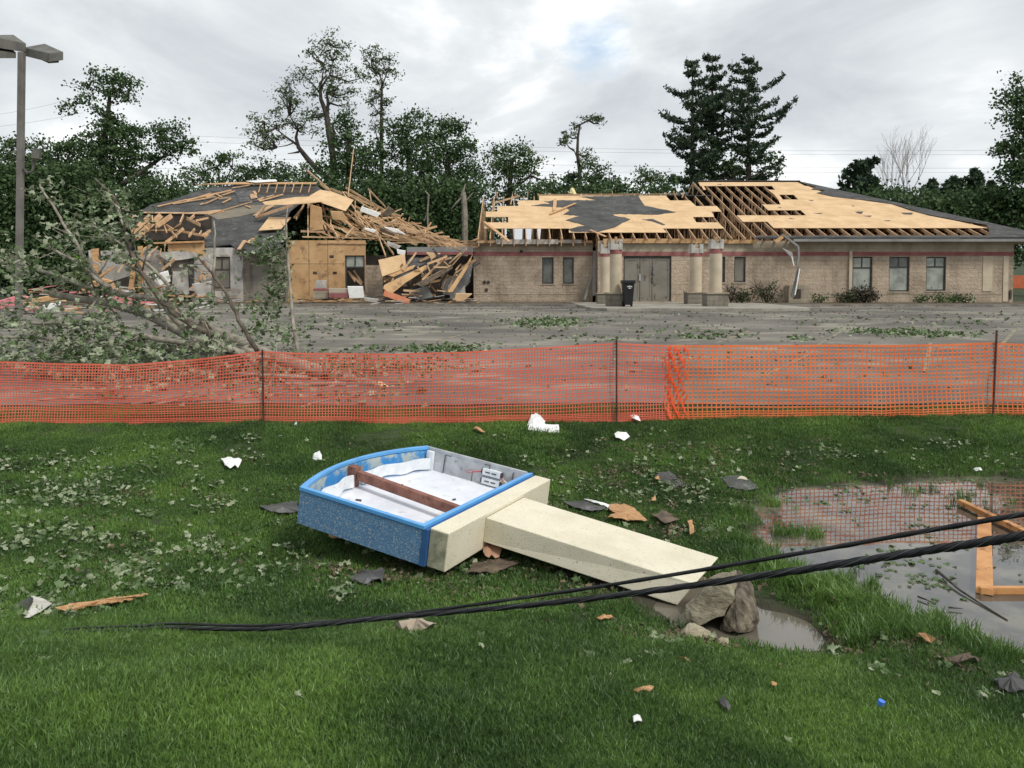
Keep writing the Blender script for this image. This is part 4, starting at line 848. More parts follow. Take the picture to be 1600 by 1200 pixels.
# ---- roof plane of the right building
EY = 39.4; EZ = zp(372, EY); SLP = .377
def on_roof(px, py, dz=0.0, sl=SLP, ey=EY, ez=EZ):
    d = ray(px, py); k = (ez+dz-CH-sl*ey)/(d.z-sl*d.y); return Vector((d.x*k, d.y*k, CH+d.z*k))
RN = Vector((0, -SLP, 1)).normalized()
def roof_poly(mb, pts, z=0.0, th=.02, mi=0):
    P = [on_roof(a, b_)+RN*(z) for a, b_ in pts]; nrm = (P[1]-P[0]).cross(P[2]-P[0])
    mb.prism(P, RN*th, mi)
def hipx(py): return 1245+(py-284.5)*4.6
rows = [(285.0,291,[(1091,1094,1246,1258)]), (291,297,[(1096,1099.5,1099.6,1103.1),(1206,1211,1262,1276)]), (297,304.7,[(1200,1210,1275,1300)]), (304.7,312.2,[(1210,1216,1217.5,1223),(1240,1247.5,1302,1338)]),
        (312.2,320,[(1216,1219.5,1338,1394)]), (320,329,[(1191,1200,1394,1420)]), (329,337,[(1251,1259.5,1420,1449)]), (337,347,[(1151,1161,1449,1500)]), (347,356.8,[(1199,1209,1500,1543)])]
k = 0
for y0, y1, segs in rows:
    for a0_, a1_, b0_, b1_ in segs:
        n_s = max(1, int((b0_-a0_)/110)); mb = MB()
        for q in range(n_s):
            f0, f1 = q/n_s, (q+1)/n_s; g = .25 if q else 0
            roof_poly(mb, [(a1_+(b1_-a1_)*f0+g, y1-.12), (a1_+(b1_-a1_)*f1, y1-.12), (a0_+(b0_-a0_)*f1, y0), (a0_+(b0_-a0_)*f0+g, y0)], z=.0)
        mb.build('sheathing_row', m_ply, BR)
rowsM = [(306,313.7,[(842.5,842.5,1040,1047)]), (313.7,322.5,[(810,810,1078,1087.5)]), (322.5,331,[(777,777,1120,1127.5)]), (331,339.5,[(759,759,1111.6,1116)]), (339.5,348,[(794,794,1082.5,1088)]), (348,357.5,[(757,757,1121,1132)]), (357.5,363.8,[(889,889,1036,1042)])]
for y0, y1, segs in rowsM:
    for a0_, a1_, b0_, b1_ in segs:
        mb = MB(); n_s = max(1, int((b0_-a0_)/95))
        for q in range(n_s):
            f0, f1 = q/n_s, (q+1)/n_s; g = .25 if q else 0
            roof_poly(mb, [(a1_+(b1_-a1_)*f0+g, y1-.12), (a1_+(b1_-a1_)*f1, y1-.12), (a0_+(b0_-a0_)*f1, y0), (a0_+(b0_-a0_)*f0+g, y0)])
        mb.build('sheathing_row', m_ply, BR)
def c3(pts): return [(720+a/4, 250+b_/4) for a, b_ in pts]
# remaining shingles: jagged patches lying on the sheathing
def jag(pts, amp, seed):
    rr = random.Random(seed); out = []
    for i in range(len(pts)):
        a = pts[i]; b_ = pts[(i+1) % len(pts)]; out.append(a); d = math.hypot(b_[0]-a[0], b_[1]-a[1]); n = int(d/5)
        for k in range(1, n): out.append((a[0]+(b_[0]-a[0])*k/n+rr.uniform(-amp, amp), a[1]+(b_[1]-a[1])*k/n+rr.uniform(-amp, amp)*.3))
    return out
mb = MB()
roof_poly(mb, jag(c3([(735,232),(1110,226),(1130,262),(1150,290),(1345,328),(1230,345),(950,340),(960,352),(1060,372),(1010,395),(960,425),(850,455),(690,450),(675,435),(780,412),(655,380),(750,352),(640,345),(680,320),(660,300),(440,288),(560,275),(520,262),(600,255),(870,255)]), 1.6, 1), z=.024, th=.015)
mb.build('torn_shingle_patch', m_roof, BR)
mb = MB(); roof_poly(mb, jag(c3([(1130,375),(1200,372),(1280,408),(1260,410),(1190,385)]), .6, 2), z=.024, th=.01); mb.build('torn_shingle_patch', m_roof, BR)
mb = MB()
SHP = [(1180,370.6),(1545,370.6),(1545,358),(1541,352),(1500,345),(1442,334),(1395,320),(1362,315),(1330,311),(1296,308),(1278,302),(1288,298),(1266,293),(1248,287),(1180,286.6),(1091,286.6),(1091,283.6),(1245,283.8)]
mb2 = MB(); roof_poly(mb2, jag([(1247,284.0),(1252,286.2),(1262,290),(1275,293),(1268,297),(1290,298.5),(1276,302.5),(1300,308),(1330,311.5),(1362,315),(1395,320),(1442,335),(1500,346),(1541,352.5),(1545,358),(1545,371.6),(1649,371.6)], .5, 4)[:0] or [(1247,284.0),(1252,286.2),(1262,290),(1275,293),(1268,297),(1290,298.5),(1276,302.5),(1300,308),(1330,311.5),(1362,315),(1395,320),(1442,335),(1500,346),(1541,352.5),(1545,358),(1545,371.6),(1649,371.6)], z=.03, th=.02)
mb2.build('hip_shingles', m_roof, BR)
mb = MB(); roof_poly(mb, [(1180,372),(1546,372),(1546,368.8),(1182,369.4)], z=.02, th=.02); mb.build('eave_shingles', m_roof, BR)
for pts in ([(1263,313),(1272,313.5),(1268,314.6)], [(1271,334),(1286,333.5),(1282,335)], [(1336,331.5),(1349,331),(1346,335),(1340,334)], [(1348,338),(1362,337.5),(1360,339.5)], [(1408,333),(1427,333),(1424,336),(1412,335.5)], [(1232,341),(1242,343),(1236,343)], [(1215,325),(1221,324.6),(1219,326)], [(1380,345),(1392,345),(1388,346.3)], [(1330,322),(1335,322),(1333,323.4)], [(1120,288.5),(1128,288.3),(1126,289.5)]):
    mb = MB(); roof_poly(mb, pts, z=.022, th=.008); mb.build('dark_scar', m_roof, BR)
# ridge cap of the high roof and its rear slope, plus hip side
ridgeL, ridgeR = on_roof(1091, 284), on_roof(1247, 284)
cornR = on_roof(1649, 372); rl = MB(); 
back = [ridgeL+Vector((0, .02, .0)), ridgeR+Vector((0, .02, .0)), Vector((cornR.x, 2*ridgeR.y-EY, EZ)), Vector((ridgeL.x, 2*ridgeR.y-EY, EZ))]
rl.prism(back, (0, .02, .06)); rl.build('rear_roof_slope', m_roof, BR)
rl = MB(); rl.prism([ridgeR+Vector((.02, 0, 0)), cornR+Vector((.02, 0, 0)), Vector((cornR.x, 2*ridgeR.y-EY, EZ))], (.03, 0, .05)); rl.build('hip_roof_slope', m_roof, BR)
mb = MB(); mb.beam(ridgeL+Vector((-.1, 0, .05)), ridgeR+Vector((.1, 0, .05)), .3, .05); mb.build('ridge_cap', m_roof, BR)
# rear slope of the lower roof, only where it still stands
MR = on_roof(1040, 306).y
rl = MB(); rl.prism([Vector((on_roof(850, 306).x, MR+.03, on_roof(850, 306).z)), Vector((ridgeL.x, MR+.03, on_roof(850, 306).z)), Vector((ridgeL.x, 2*MR-EY, EZ)), Vector((on_roof(850, 306).x, 2*MR-EY, EZ))], (0, .01, .05)); rl.build('rear_roof_slope', m_roof, BR)
# ceilings
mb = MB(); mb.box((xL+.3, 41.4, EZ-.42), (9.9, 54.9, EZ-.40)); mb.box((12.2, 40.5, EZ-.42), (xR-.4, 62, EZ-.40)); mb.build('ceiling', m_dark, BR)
# trusses
def truss(x, ridge_y, parent, zr=None, back=True, hip=None, webs=True, m=m_raft, tail=EY):
    mb = MB(); w_, h = .045, .16; d = .10
    yr = ridge_y; 
    if hip is not None: yr = min(yr, hip)
    top = lambda y: EZ+SLP*(y-EY)-.10
    zb = EZ-.30; y0 = tail+.15; yb = 2*ridge_y-EY if back else yr
    mb.beam((x, tail, top(tail)), (x, yr, top(yr)), w_, h)
    if back:
        yq = 2*ridge_y-yr
        mb.beam((x, yb, top(tail)), (x, yq, top(yr)), w_, h)
        if yq > yr+.2: mb.beam((x, yr, top(yr)), (x, yq, top(yr)), w_, h)
    mb.beam((x, tail+.9, zb), (x, yb-.5, zb), w_, .12)
    if webs:
        n = 4
        ys_ = [EY+1.2+(yr-EY-1.2)*i/n for i in range(n+1)]
        for i, y in enumerate(ys_):
            mb.beam((x, y, zb), (x, y+.01, top(y)-.05), .04, .09)
            if i < n: mb.beam((x, ys_[i+1], zb), (x, y, top(y)-.05), .04, .07)
        if back and hip is None:
            for i in range(3):
                y = yr+(yb-yr)*(i+.7)/3.6; mb.beam((x, y, zb), (x, y-.01, top(2*ridge_y-y)-.05), .04, .09); mb.beam((x, y+.9, zb), (x, y, top(2*ridge_y-y)-.05), .04, .07)
    return mb.build('roof_truss', m, parent)
x = xL+.3; i = 0
while x < 11.4:
    pr = MR
    truss(x, pr, BR, back=(x > 0.8 or i % 2 == 0)); x += .62; i += 1
x = 11.95
HR = ridgeR.y
while x < cornR.x-1.4:
    hy = None
    if x > ridgeR.x: f = (x-ridgeR.x)/(cornR.x-ridgeR.x); hy = HR+(EY-HR)*f-.1
    truss(x, HR, BR, hip=hy, webs=(hy is None or hy > 43)); x += .62
# stub ends poking above the low ridge
for px in (777, 805, 824, 842.5, 859, 907, 940, 958, 990, 1041, 1056, 1066):
    b_ = on_roof(px, 306.5); mb = MB(); rr.seed(px); mb.beam(b_+Vector((0, .05, -.1)), b_+Vector((rr.uniform(-.15, .15), .1, rr.uniform(.15, .35))), .04, .09); mb.build('ridge_stub', m_raft, BR)
mb = MB(); mb.beam(on_roof(842, 304), on_roof(1060, 303), .04, .05); mb.build('ridge_brace', m_raft, BR)
mb = MB(); mb.beam(on_roof(769, 318), on_roof(812, 306), .05, .10); mb.build('loose_brace', m_raft, BR)
mb = MB(); mb.beam(on_roof(772, 330), on_roof(772, 308), .05, .10); mb.beam(on_roof(798, 320), on_roof(801, 304), .05, .10); mb.build('loose_brace', m_raft, BR)
# loose boards lying on the low roof
def roof_board(x1, y1, x2, y2, w_=.14, dz=.06, m=m_lum, nm='loose_board', label=''):
    mb = MB(); mb.beam(on_roof(x1, y1)+RN*dz, on_roof(x2, y2)+RN*(dz+.03), w_, .045, up=RN); mb.build(nm, m, label=label, cat='board')
roof_board(866, 331, 867.5, 313, .20, label='short upright board lying on the grey shingle patch of the low roof'); roof_board(859, 337, 899, 321, .12, dz=.1, label='thin board crossing the grey shingle patch of the low roof')
roof_board(757, 350, 796, 382, .16, .12, label='long board hanging off the left corner of the low roof'); roof_board(922, 363, 946, 374, .12, .12, label='board sticking out over the eave at the inner corner')
mb = MB(); mb.tube([on_roof(891, 301)+Vector((0, .1, -.1)), on_roof(894, 298)+Vector((0, .1, 0)), on_roof(899, 303)+Vector((0, .1, -.1))], [.12, .22, .12], 8); mb.build('insulation_tuft', mat('yellow_insulation', (.6, .5, .2), (.75, .66, .4), rough=1), label='tuft of yellow insulation on the low ridge', cat='insulation')
# plates, fascia, gutters
mb = MB(); mb.beam((xp(745, 40.9), 40.9, zp(378, 40.9)), (xp(925, 40.9), 40.9, zp(378, 40.9)), .25, .14); mb.build('wall_plate', m_raft, BR)
mb = MB(); a = xp(775, 40.7); mb.box((a, 40.66, zp(381.5, 40.7)), (xp(872, 40.7), 40.7, zp(374, 40.7))); mb.box((xp(876, 40.7), 40.66, zp(380, 40.7)), (xp(908, 40.7), 40.7, zp(374.5, 40.7))); mb.build('white_fascia_board', m_drywall, BR)
mb = MB(); mb.box((xp(942, 39.9), 39.82, zp(380, 39.9)), (xp(1100, 39.9), 39.9, zp(373, 39.9))); mb.box((xp(1100, 39.9)+.01, 39.84, zp(380.5, 39.9)), (xp(1180, 39.9), 39.9, zp(374.5, 39.9))); mb.build('bare_header_board', m_ply2, BR)
mb = MB(); mb.box((xp(1238, EY), EY-.12, zp(377.6, EY)), (cornR.x, EY-.001, zp(373.6, EY))); mb.build('gutter', m_gut, BR)
mb = MB(); mb.box((xp(1180, EY), EY-.04, zp(373.4, EY)), (cornR.x, EY-.001, zp(371, EY))); mb.build('drip_edge', m_roof, BR)
mb = MB(); mb.box((xp(1240, EY), EY+.01, zp(377.6, EY)), (cornR.x-.02, YE-.002, zp(377, EY))); mb.box((xR+.002, YE, zp(377.6, EY)), (cornR.x-.02, 62, zp(377, EY))); mb.build('soffit', m_fasc, BR)
mb = MB(); mb.box((xp(1325.5, YE), YE-.1, 1.75), (xp(1330, YE), YE-.025, zp(392, YE))); mb.build('downspout', m_col, BR)
mb = MB(); mb.box((xp(1577, YE), YE-.09, zp(468, YE)), (xp(1579.5, YE), YE-.03, zp(453, YE))); mb.build('standpipe', m_frame, BR)
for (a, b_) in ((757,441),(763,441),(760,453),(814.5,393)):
    mb = MB(); c = pix(a, b_, YW); mb.tube([c+Vector((0, -.04, 0)), c+Vector((0, -.005, 0))], .09, 10); mb.build('wall_hole_shade', m_dark, BR)  # dark discs on the wall paint the shade inside small holes
# hanging gutter end, torn flap, broken downspout, wall unit
gt = empty('hanging_gutter', pix(1226, 375, 39), 'broken metal gutter and downspout dangling from the eave corner in front of the tan wall', 'gutter')
Y = 39.1
mb = MB(); mb.beam(pix(1222, 366, Y+.1), pix(1247, 385, Y), .13, .1); mb.beam(pix(1247, 385, Y), pix(1248, 398, Y), .1, .1); mb.beam(pix(1248, 398, Y), pix(1246, 414, Y), .1, .1); mb.build('bent_gutter', m_gut, gt)
mb = MB(); mb.beam(pix(1249, 419, Y), pix(1238, 464, Y-.1), .09, .16); mb.build('downspout_stub', m_gut, gt); mb = MB(); mb.beam(pix(1249.5, 420, Y-.12), pix(1242, 461, Y-.22), .03, .06); mb.build('white_strip', m_paper, gt)
mb = MB(); mb.prism([pix(1223, 388, Y), pix(1238, 395, Y-.1), pix(1240, 404, Y), pix(1236, 402, Y+.05)], (0, .01, .01)); mb.beam(pix(1237, 400, Y), pix(1240.5, 415, Y), .03, .05); mb.build('torn_flap', m_paper, gt)
mb = MB(); mb.beam(pix(1211, 378, Y), pix(1223, 370, Y), .1, .16); mb.build('splintered_end', m_lum, gt)
un = empty('wall_unit', pix(1246, 470, 39.5), 'low beige block pier with a dark vent under the dangling downspout', 'vent')
mb = MB(); mb.box((xp(1231, 39.6), 39.45, 1.6), (xp(1263, 39.6), 39.985, zp(446, 39.6))); mb.build('pier', m_blocks, un); mb = MB(); mb.box((xp(1241, 39.4), 39.42, zp(466, 39.4)), (xp(1252, 39.4), 39.448, zp(452, 39.4))); mb.build('vent', m_dark, un)
# black wheeled bin
bn = empty('wheeled_bin', pix(984, 477, 32.9), 'black wheeled rubbish bin with small white print standing by the front left column', 'bin')
Y = 32.9; z0 = 1.62; zt = zp(438.5, Y)
mb = MB(); a, b_, c, d = xp(977, Y), xp(989, Y), xp(972.5, Y), xp(993, Y)
mb.hexa([(a,Y+.05,z0+.08),(b_,Y+.05,z0+.08),(b_,Y+.5,z0+.08),(a,Y+.5,z0+.08),(c+.03,Y,zt-.12),(d-.04,Y,zt-.12),(d-.04,Y+.6,zt-.12),(c+.03,Y+.6,zt-.12)]); mb.build('bin_body', m_black, bn, bevel=.02)
mb = MB(); mb.box((c, Y-.03, zt-.12), (d, Y+.64, zt-.03)); mb.prism([(c, Y, zt-.03), (d, Y, zt-.03), (d, Y+.6, zt-.03), (c, Y+.6, zt-.03)], (0, 0, .05)); mb.build('bin_lid', m_black, bn, bevel=.015)
for xx in (b_-.02, a-.06):
    mb = MB(); mb.tube([(xx, Y+.5, z0+.11), (xx+.07, Y+.5, z0+.11)], .12, 16); mb.build('wheel', m_black, bn)
mb = MB(); cx = (xp(980, Y)+xp(988, Y))/2
for k in range(5): mb.box((cx-.10+.042*k, Y-.022, zt-.28+.01*(2-abs(k-2))), (cx-.072+.042*k, Y-.012, zt-.235+.01*(2-abs(k-2))))
mb.box((cx-.06, Y-.022, zt-.34), (cx+.06, Y-.012, zt-.325)); mb.box((cx-.035, Y-.022, zt-.31), (cx+.035, Y-.012, zt-.295)); mb.build('white_print', m_paper, bn)
# grey plank debris leaning in the inner corner
for (x1, y1, x2, y2, w_, lb) in ((913,468,925,432,.12,'grey plank leaning in the inner corner left of the porch'), (928,462,929,392,.16,'long grey corner trim standing loose at the inner corner')):
    mb = MB(); mb.beam(pix(x1, y1, 40.4), pix(x2, y2, 40.7), w_, .06); mb.build('leaning_plank', m_gut, label=lb, cat='plank')

# ================================================================= COLLAPSED BUILDING (left)
QY, QS = 40.0, .40; QZ = zp(392, QY)
def on_q(px, py, dz=0.0): return on_roof(px, py, dz, QS, QY, QZ)
QN = Vector((0, -QS, 1)).normalized()
CB = empty('collapsed_building', (-10, 40.5, 1.6), 'wrecked single-storey building on the left with a slumped grey roof and walls patched in OSB', 'building')
YC = 40.5
def panel(px_poly, Y, m, name, dz=.06, parent=CB, lean=0, **kw):
    mb = MB(); P = []
    yb = max(p[1] for p in px_poly)
    for p in px_poly: P.append(pix(p[0], p[1], Y+lean*(yb-p[1])/40))
    mb.prism(P, (0, dz, 0)); return mb.build(name, m, parent, **kw)
wall(CB, YC, 450, 571, 375.5, 468, [(539, 570, 399, 455)], m_ply2, .12, 'osb_wall')
for x_ in (512.5, 483, 541):
    mb = MB(); mb.box((xp(x_, YC)-.012, YC-.005, zp(463, YC)), (xp(x_, YC)+.012, YC-.001, zp(456 if x_ == 541 else 376, YC))); mb.build('sheet_seam', m_brown, CB)
mb = MB(); mb.box((xp(450, YC), YC-.005, zp(412.6, YC)), (xp(538, YC), YC-.001, zp(412, YC))); mb.build('sheet_seam', m_brown, CB)
mb = MB(); mb.beam(pix(496, 380, YC-.03), pix(573, 380.5, YC-.03), .05, .06); mb.build('nailed_batten', m_raft, CB)
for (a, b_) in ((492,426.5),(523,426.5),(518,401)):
    mb = MB(); c = pix(a, b_, YC); mb.box((c.x-.1, YC-.008, c.z-.07), (c.x+.11, YC-.001, c.z+.07)); mb.build('wall_hole_shade', m_dark, CB)  # dark plates on the OSB paint the shade inside holes
window(CB, YC, 539, 570, 399, 455, split=417.5, vsplit=554.5, glass=m_glassd, glass2=m_glass, broken=True, label='empty lower sash with broken boards behind')
wall(CB, YC, 571.3, 598, 414, 469, [], m_block, .3, 'block_pier')
wall(CB, YC, 380, 449.6, 388, 468, [(391, 446, 409, 468)], m_blockg, .25, 'grey_block_wall')
q = MB(); q.box((xp(391, YC), YC+.1, 1.6), (xp(446, YC), YC+.16, zp(409, YC))); q.box((xp(391, YC), YC+.05, 1.6), (xp(391, YC)+.06, YC+.1, zp(409, YC))); q.build('grey_door', m_door, CB)
wall(CB, YC, 300, 379.8, 387, 468, [(333, 360, 401, 451)], m_drywall, .25, 'stripped_wall')
window(CB, YC, 333, 360, 401, 451, split=421, vsplit=346, glass=m_board, glass2=m_board)
panel([(367,416),(379,418),(377,435),(366,432)], YC-.1, m_drywall, 'hanging_sheet', .02)
mb = MB(); mb.box((xp(374, YC), YC-.008, zp(401, YC)), (xp(381, YC), YC-.001, zp(399.3, YC))); mb.box((xp(376.2, YC), YC-.008, zp(407, YC)), (xp(377.8, YC), YC-.001, zp(401, YC))); mb.build('dark_mark', m_ink, CB)
panel([(262,379),(318,378),(320,401),(300,400),(283,395),(263,394)], YC-.1, m_ply2, 'header_board', .1)
mb = MB(); mb.beam(pix(242, 380, YC-.15), pix(318, 377.5, YC-.15), .25, .09); mb.build('top_plate', m_lum, CB)
panel([(222,392),(240,388),(250,392),(262,440),(258,462),(232,460),(221,430)], YC+.5, m_drywall, 'torn_wall_sheet', .05)
panel([(215,385),(222,384),(224,468),(216,468)], YC-.2, m_lum, 'bare_stud', .1); panel([(208,400),(214,398),(206,465),(198,466)], YC-.3, m_lum, 'bare_stud', .1)
panel([(253,394),(285,392),(310,395),(308,402),(284,406),(262,408),(250,402)], YC-.2, m_drywall, 'torn_wall_sheet', .06)
panel([(296,404),(302,403),(303,461),(296,462)], YC-.05, m_frame, 'window_post', .1); panel([(267,408),(295,405),(296,422),(268,425)], YC+.1, m_board, 'loose_window_board', .05)
panel([(270,424),(293,424),(296,460),(268,458)], YC, m_drywall, 'torn_wall_sheet', .06)
panel([(303,402),(331,400),(331,462),(306,462)], YC-.03, m_drywall, 'torn_wall_sheet', .025)
panel([(138,391),(152,389),(158,420),(150,440),(141,425)], YC+.6, m_drywall, 'torn_wall_sheet', .06); panel([(142,389),(153,388),(154,432),(148,436)], YC+.2, m_lum, 'bare_stud', .1)
panel([(157,392),(200,388),(205,430),(160,445)], YC+1.2, m_drywall, 'torn_wall_sheet', .06)
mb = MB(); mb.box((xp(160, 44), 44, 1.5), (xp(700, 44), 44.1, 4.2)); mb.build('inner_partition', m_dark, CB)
mb = MB(); mb.box((xp(215, 52), 52, 1.5), (xp(640, 52), 52.2, 4.2)); mb.build('back_wall', m_blockg, CB)
# slumped roof
def q_poly(pts, m, name, z=0, th=.06, parent=CB, sag=0, **kw):
    mb = MB(); mb.prism([on_q(a, b_)+QN*z for a, b_ in pts], QN*th); return mb.build(name, m, parent, **kw)
q_poly(jag([(216,333),(236,321),(268,314),(300,303),(331,294),(350,292),(366,290.5),(495,291),(505,300),(470,318),(455,330),(447,345),(449,372),(438,382),(440,392),(425,396),(392,398),(372,392),(360,383),(322,387),(318,377),(329,365),(322,362),(328,352),(315,345),(322,336)], .9, 5), m_roof, 'slumped_roof')
q_poly(jag([(222,333.5),(300,334.5),(345,330),(352,334),(320,337),(222,335.2)], .3, 6), m_raft, 'roof_edge_board', z=.07, th=.04)
q_poly(jag([(325,337),(392,322),(440,322),(410,332),(370,341),(340,345)], 1, 7), mat('worn_felt', (.16, .14, .11), (.22, .19, .14), scale=1, rough=1, world=True), 'worn_felt_patch', z=.07, th=.01)
q_poly([(368,302),(400,299),(406,316),(374,318)], m_shing, 'loose_felt_flap', z=.09, th=.01)
q_poly([(306,293.5),(372,290.2),(495,290.6),(495,292.6),(374,293)], m_lum, 'ridge_board', z=.2, th=.05)
q_poly([(385,290.5),(432,288),(434,291),(400,293)], m_paper, 'white_ridge_strip', z=.32, th=.03)
for k in range(7):
    x_ = 404+k*13; mb = MB(); mb.beam(on_q(x_, 303)+QN*.05, on_q(x_+4, 293)+QN*.2, .05, .12); mb.build('rafter_stub', m_raft, CB)
q_poly(jag([(385,297),(494,294.5),(492,303),(470,306),(400,305)], .5, 9), m_dark, 'roof_opening_shade', z=.066, th=.006)  # dark sheet laid on the roof, painting the shade inside an opening
# back slope
a = on_q(366, 290.5); b_ = on_q(495, 291); mb = MB(); mb.prism([a+Vector((0, .02, 0)), b_+Vector((0, .02, 0)), b_+Vector((3, 11, -4.2)), a+Vector((-6, 11, -4.2))], (0, .02, .05)); mb.build('rear_roof_slope', m_roof, CB)
c = on_q(216, 333); mb = MB(); mb.prism([a+Vector((-.02, 0, 0)), a+Vector((-6, 11, -4.2)), c+Vector((-.6, 3, -.3)), c], (-.02, 0, .05)); mb.build('hip_roof_slope', m_roof, CB)
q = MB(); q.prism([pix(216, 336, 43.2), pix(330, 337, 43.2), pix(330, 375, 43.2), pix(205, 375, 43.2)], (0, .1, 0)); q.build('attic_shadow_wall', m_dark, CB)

# ---- loose timber: every board in the heap is an object of its own
rb = random.Random(21)
def heapD(px, py):
    """how far back the heap's surface is at a given height: it leans back from the wall line"""
    return 39.6 + max(0, 395-py)*.085 + (1.5 if px > 600 and py < 400 else 0)
m_raftb = mat('bright_framing_lumber', (.50, .32, .17), (.66, .45, .26), scale=2, rough=.8, world=True, c3=(.3, .18, .1), s3=6)
GRP = 'splintered boards heaped on the collapsed building'
def brd(x1, y1, x2, y2, w_=.1, m=None, d1=None, d2=None, h=.05, name='broken_board', label=None, group=GRP):
    p_ = pix(x1, y1, d1 if d1 else heapD(x1, y1)); q_ = pix(x2, y2, d2 if d2 else heapD(x2, y2)); mb = MB(); mb.beam(p_, q_, h, w_, jag=.06)
    return mb.build(name, m or rb.choice([m_raft, m_raftb]), label=label or 'splintered bare wood board in the tangled heap of the collapsed building', cat='board', group=group)
def z2(l): return [tuple([380+v/4 if i % 2 == 0 else 220+v/4 for i, v in enumerate(r[:4])])+tuple(r[4:]) for r in l]
big = z2([(690,60,655,355,.17),(398,185,545,310,.10),(640,292,1070,545,.12),(640,320,900,440,.08),(660,345,980,470,.10),(780,300,890,415,.08),(630,320,870,470,.08),(1210,535,1000,590,.12),(980,590,1330,665,.08),(890,610,1300,640,.07),
 (880,640,1480,625,.05),(900,620,1400,655,.06),(405,390,405,600,.10),(360,565,510,570,.12),(150,390,80,480,.14),(310,400,90,475,.16),(470,400,500,560,.1),(550,450,545,560,.10),(495,500,600,600,.09),(545,520,590,610,.12),
 (560,540,860,600,.07),(600,400,880,560,.07),(600,430,830,580,.09),(640,420,860,590,.06),(700,380,700,450,.12),(690,540,640,600,.08),(720,520,850,600,.09),(820,530,890,720,.10),(830,560,940,710,.09),(860,640,890,720,.08),
 (980,490,840,560,.14),(970,480,880,540,.10),(970,500,1030,580,.10),(900,470,1000,540,.09),(700,480,980,480,.07),(740,500,980,520,.08),(990,425,930,450,.06),(910,415,870,460,.12),(790,320,800,380,.06),
 (1140,560,1135,620,.06),(1330,660,1470,610,.07),(1080,580,1340,670,.08),(460,430,520,560,.08),(430,400,470,530,.08),(420,420,440,560,.08),(520,420,640,520,.08),(560,440,680,540,.08),(580,470,720,560,.07),(440,600,820,610,.07),(370,600,560,604,.08),
 (380,400,330,490,.12),(370,420,320,480,.10),(545,300,620,330,.14),(480,270,560,330,.12),(620,320,690,420,.09),(680,400,760,540,.08),(710,440,840,590,.08),(740,560,880,620,.07)])
for r_ in big:
    brd(*r_[:4], w_=r_[4])
for _ in range(150):
    px = rb.triangular(478, 690, 575); lo_ = 312+max(0, px-520)*.28; py = rb.uniform(lo_, 372); a = rb.choice([.45, .5, .6, -.35, 1.2, -1.1, .2, .3, .8])+rb.uniform(-.2, .2); ln = rb.uniform(14, 48)
    dx, dy = math.cos(a)*ln/2, math.sin(a)*ln/2
    if py-abs(dy) < lo_-8 or py+abs(dy) > 376: continue
    d_ = heapD(px, py)+rb.uniform(.2, 1.6); brd(px-dx, py-dy, px+dx, py+dy, rb.uniform(.05, .11), m=rb.choice([m_raft, m_raftb, m_raftb, m_lum]), d1=d_+rb.uniform(-.4, .4), d2=d_+rb.uniform(-.4, .4))
# left opening: fallen rafters
def z3(l): return [tuple([180+v/5.714 if i % 2 == 0 else 280+v/5.714 for i, v in enumerate(r[:4])])+tuple(r[4:]) for r in l]
for r_ in z3([(315,325,150,480,.2),(410,320,180,530,.22),(505,325,375,415,.2),(160,320,85,400,.16),(150,360,90,430,.12),(610,320,580,390,.12),(705,325,665,360,.12),(640,350,760,410,.12),(610,440,460,560,.12),(590,465,820,510,.1),(710,445,660,510,.1),(770,465,750,500,.1),(830,345,720,370,.08),
    (430,390,460,480,.08),(440,400,520,450,.08),(330,330,335,390,.1),(365,390,365,470,.08),(240,400,300,460,.08),(460,420,550,520,.07),(300,455,560,455,.06),(520,440,580,400,.06),(850,460,780,500,.1),(840,480,800,520,.08),(450,560,440,640,.12),(260,480,265,560,.08),(310,600,240,640,.14),(380,600,300,690,.05),(410,620,400,760,.06)]):
    brd(*r_[:4], w_=r_[4]*1.25, m=m_raftb, d1=41.2, d2=40.4, label='fallen rafter board in the open end of the slumped roof', group='fallen rafters in the open roof end')
for _ in range(34):
    px = rb.uniform(140, 330); py = rb.uniform(398, 466); a = rb.choice([.5, -.5, 1.3, -1.2, .1, .8])+rb.uniform(-.3, .3); ln = rb.uniform(9, 32); dx, dy = math.cos(a)*ln/2, math.sin(a)*ln/2; d_ = rb.uniform(39.4, 40.3)
    brd(px-dx, py-dy, px+dx, py+dy, rb.uniform(.06, .2), m=rb.choice([m_raftb, m_raft, m_drywall, m_brown, m_lum]), d1=d_, d2=d_+rb.uniform(-.3, .3), label='broken board or plaster strip before the torn left-hand walls', group='broken pieces before the torn left walls')
# boards lying on the slumped roof
for k, r_ in enumerate(z3([(380,262,640,205,.14),(520,240,900,180,.16),(640,205,1040,125,.18),(800,240,930,185,.12),(900,150,960,185,.1),(930,195,1030,190,.12),(960,230,1035,195,.1),(760,245,800,238,.2),(640,215,860,150,.1),(820,180,880,160,.2),(960,160,1070,130,.12),(1050,95,1200,80,.14),(1165,255,1210,275,.1),(1230,150,1245,195,.4),(1240,125,1260,160,.15),(1250,345,1400,260,.3),(1290,215,1500,160,.16),(1280,205,1330,190,.25),(1400,250,1600,205,.2),(1350,180,1420,165,.12),(830,335,1220,230,.05),(1105,650,1160,575,.18),(1180,590,1250,560,.3)])):
    mb = MB(); mb.beam(on_q(r_[0], r_[1])+QN*.13, on_q(r_[2], r_[3])+QN*(.16+.02*(k % 3)), r_[4], .045, up=QN, jag=.08); mb.build('broken_board', m_raft if k % 2 else m_lum, label='raw wood board lying flat on the slumped grey roof', cat='board', group='boards lying on the slumped grey roof')
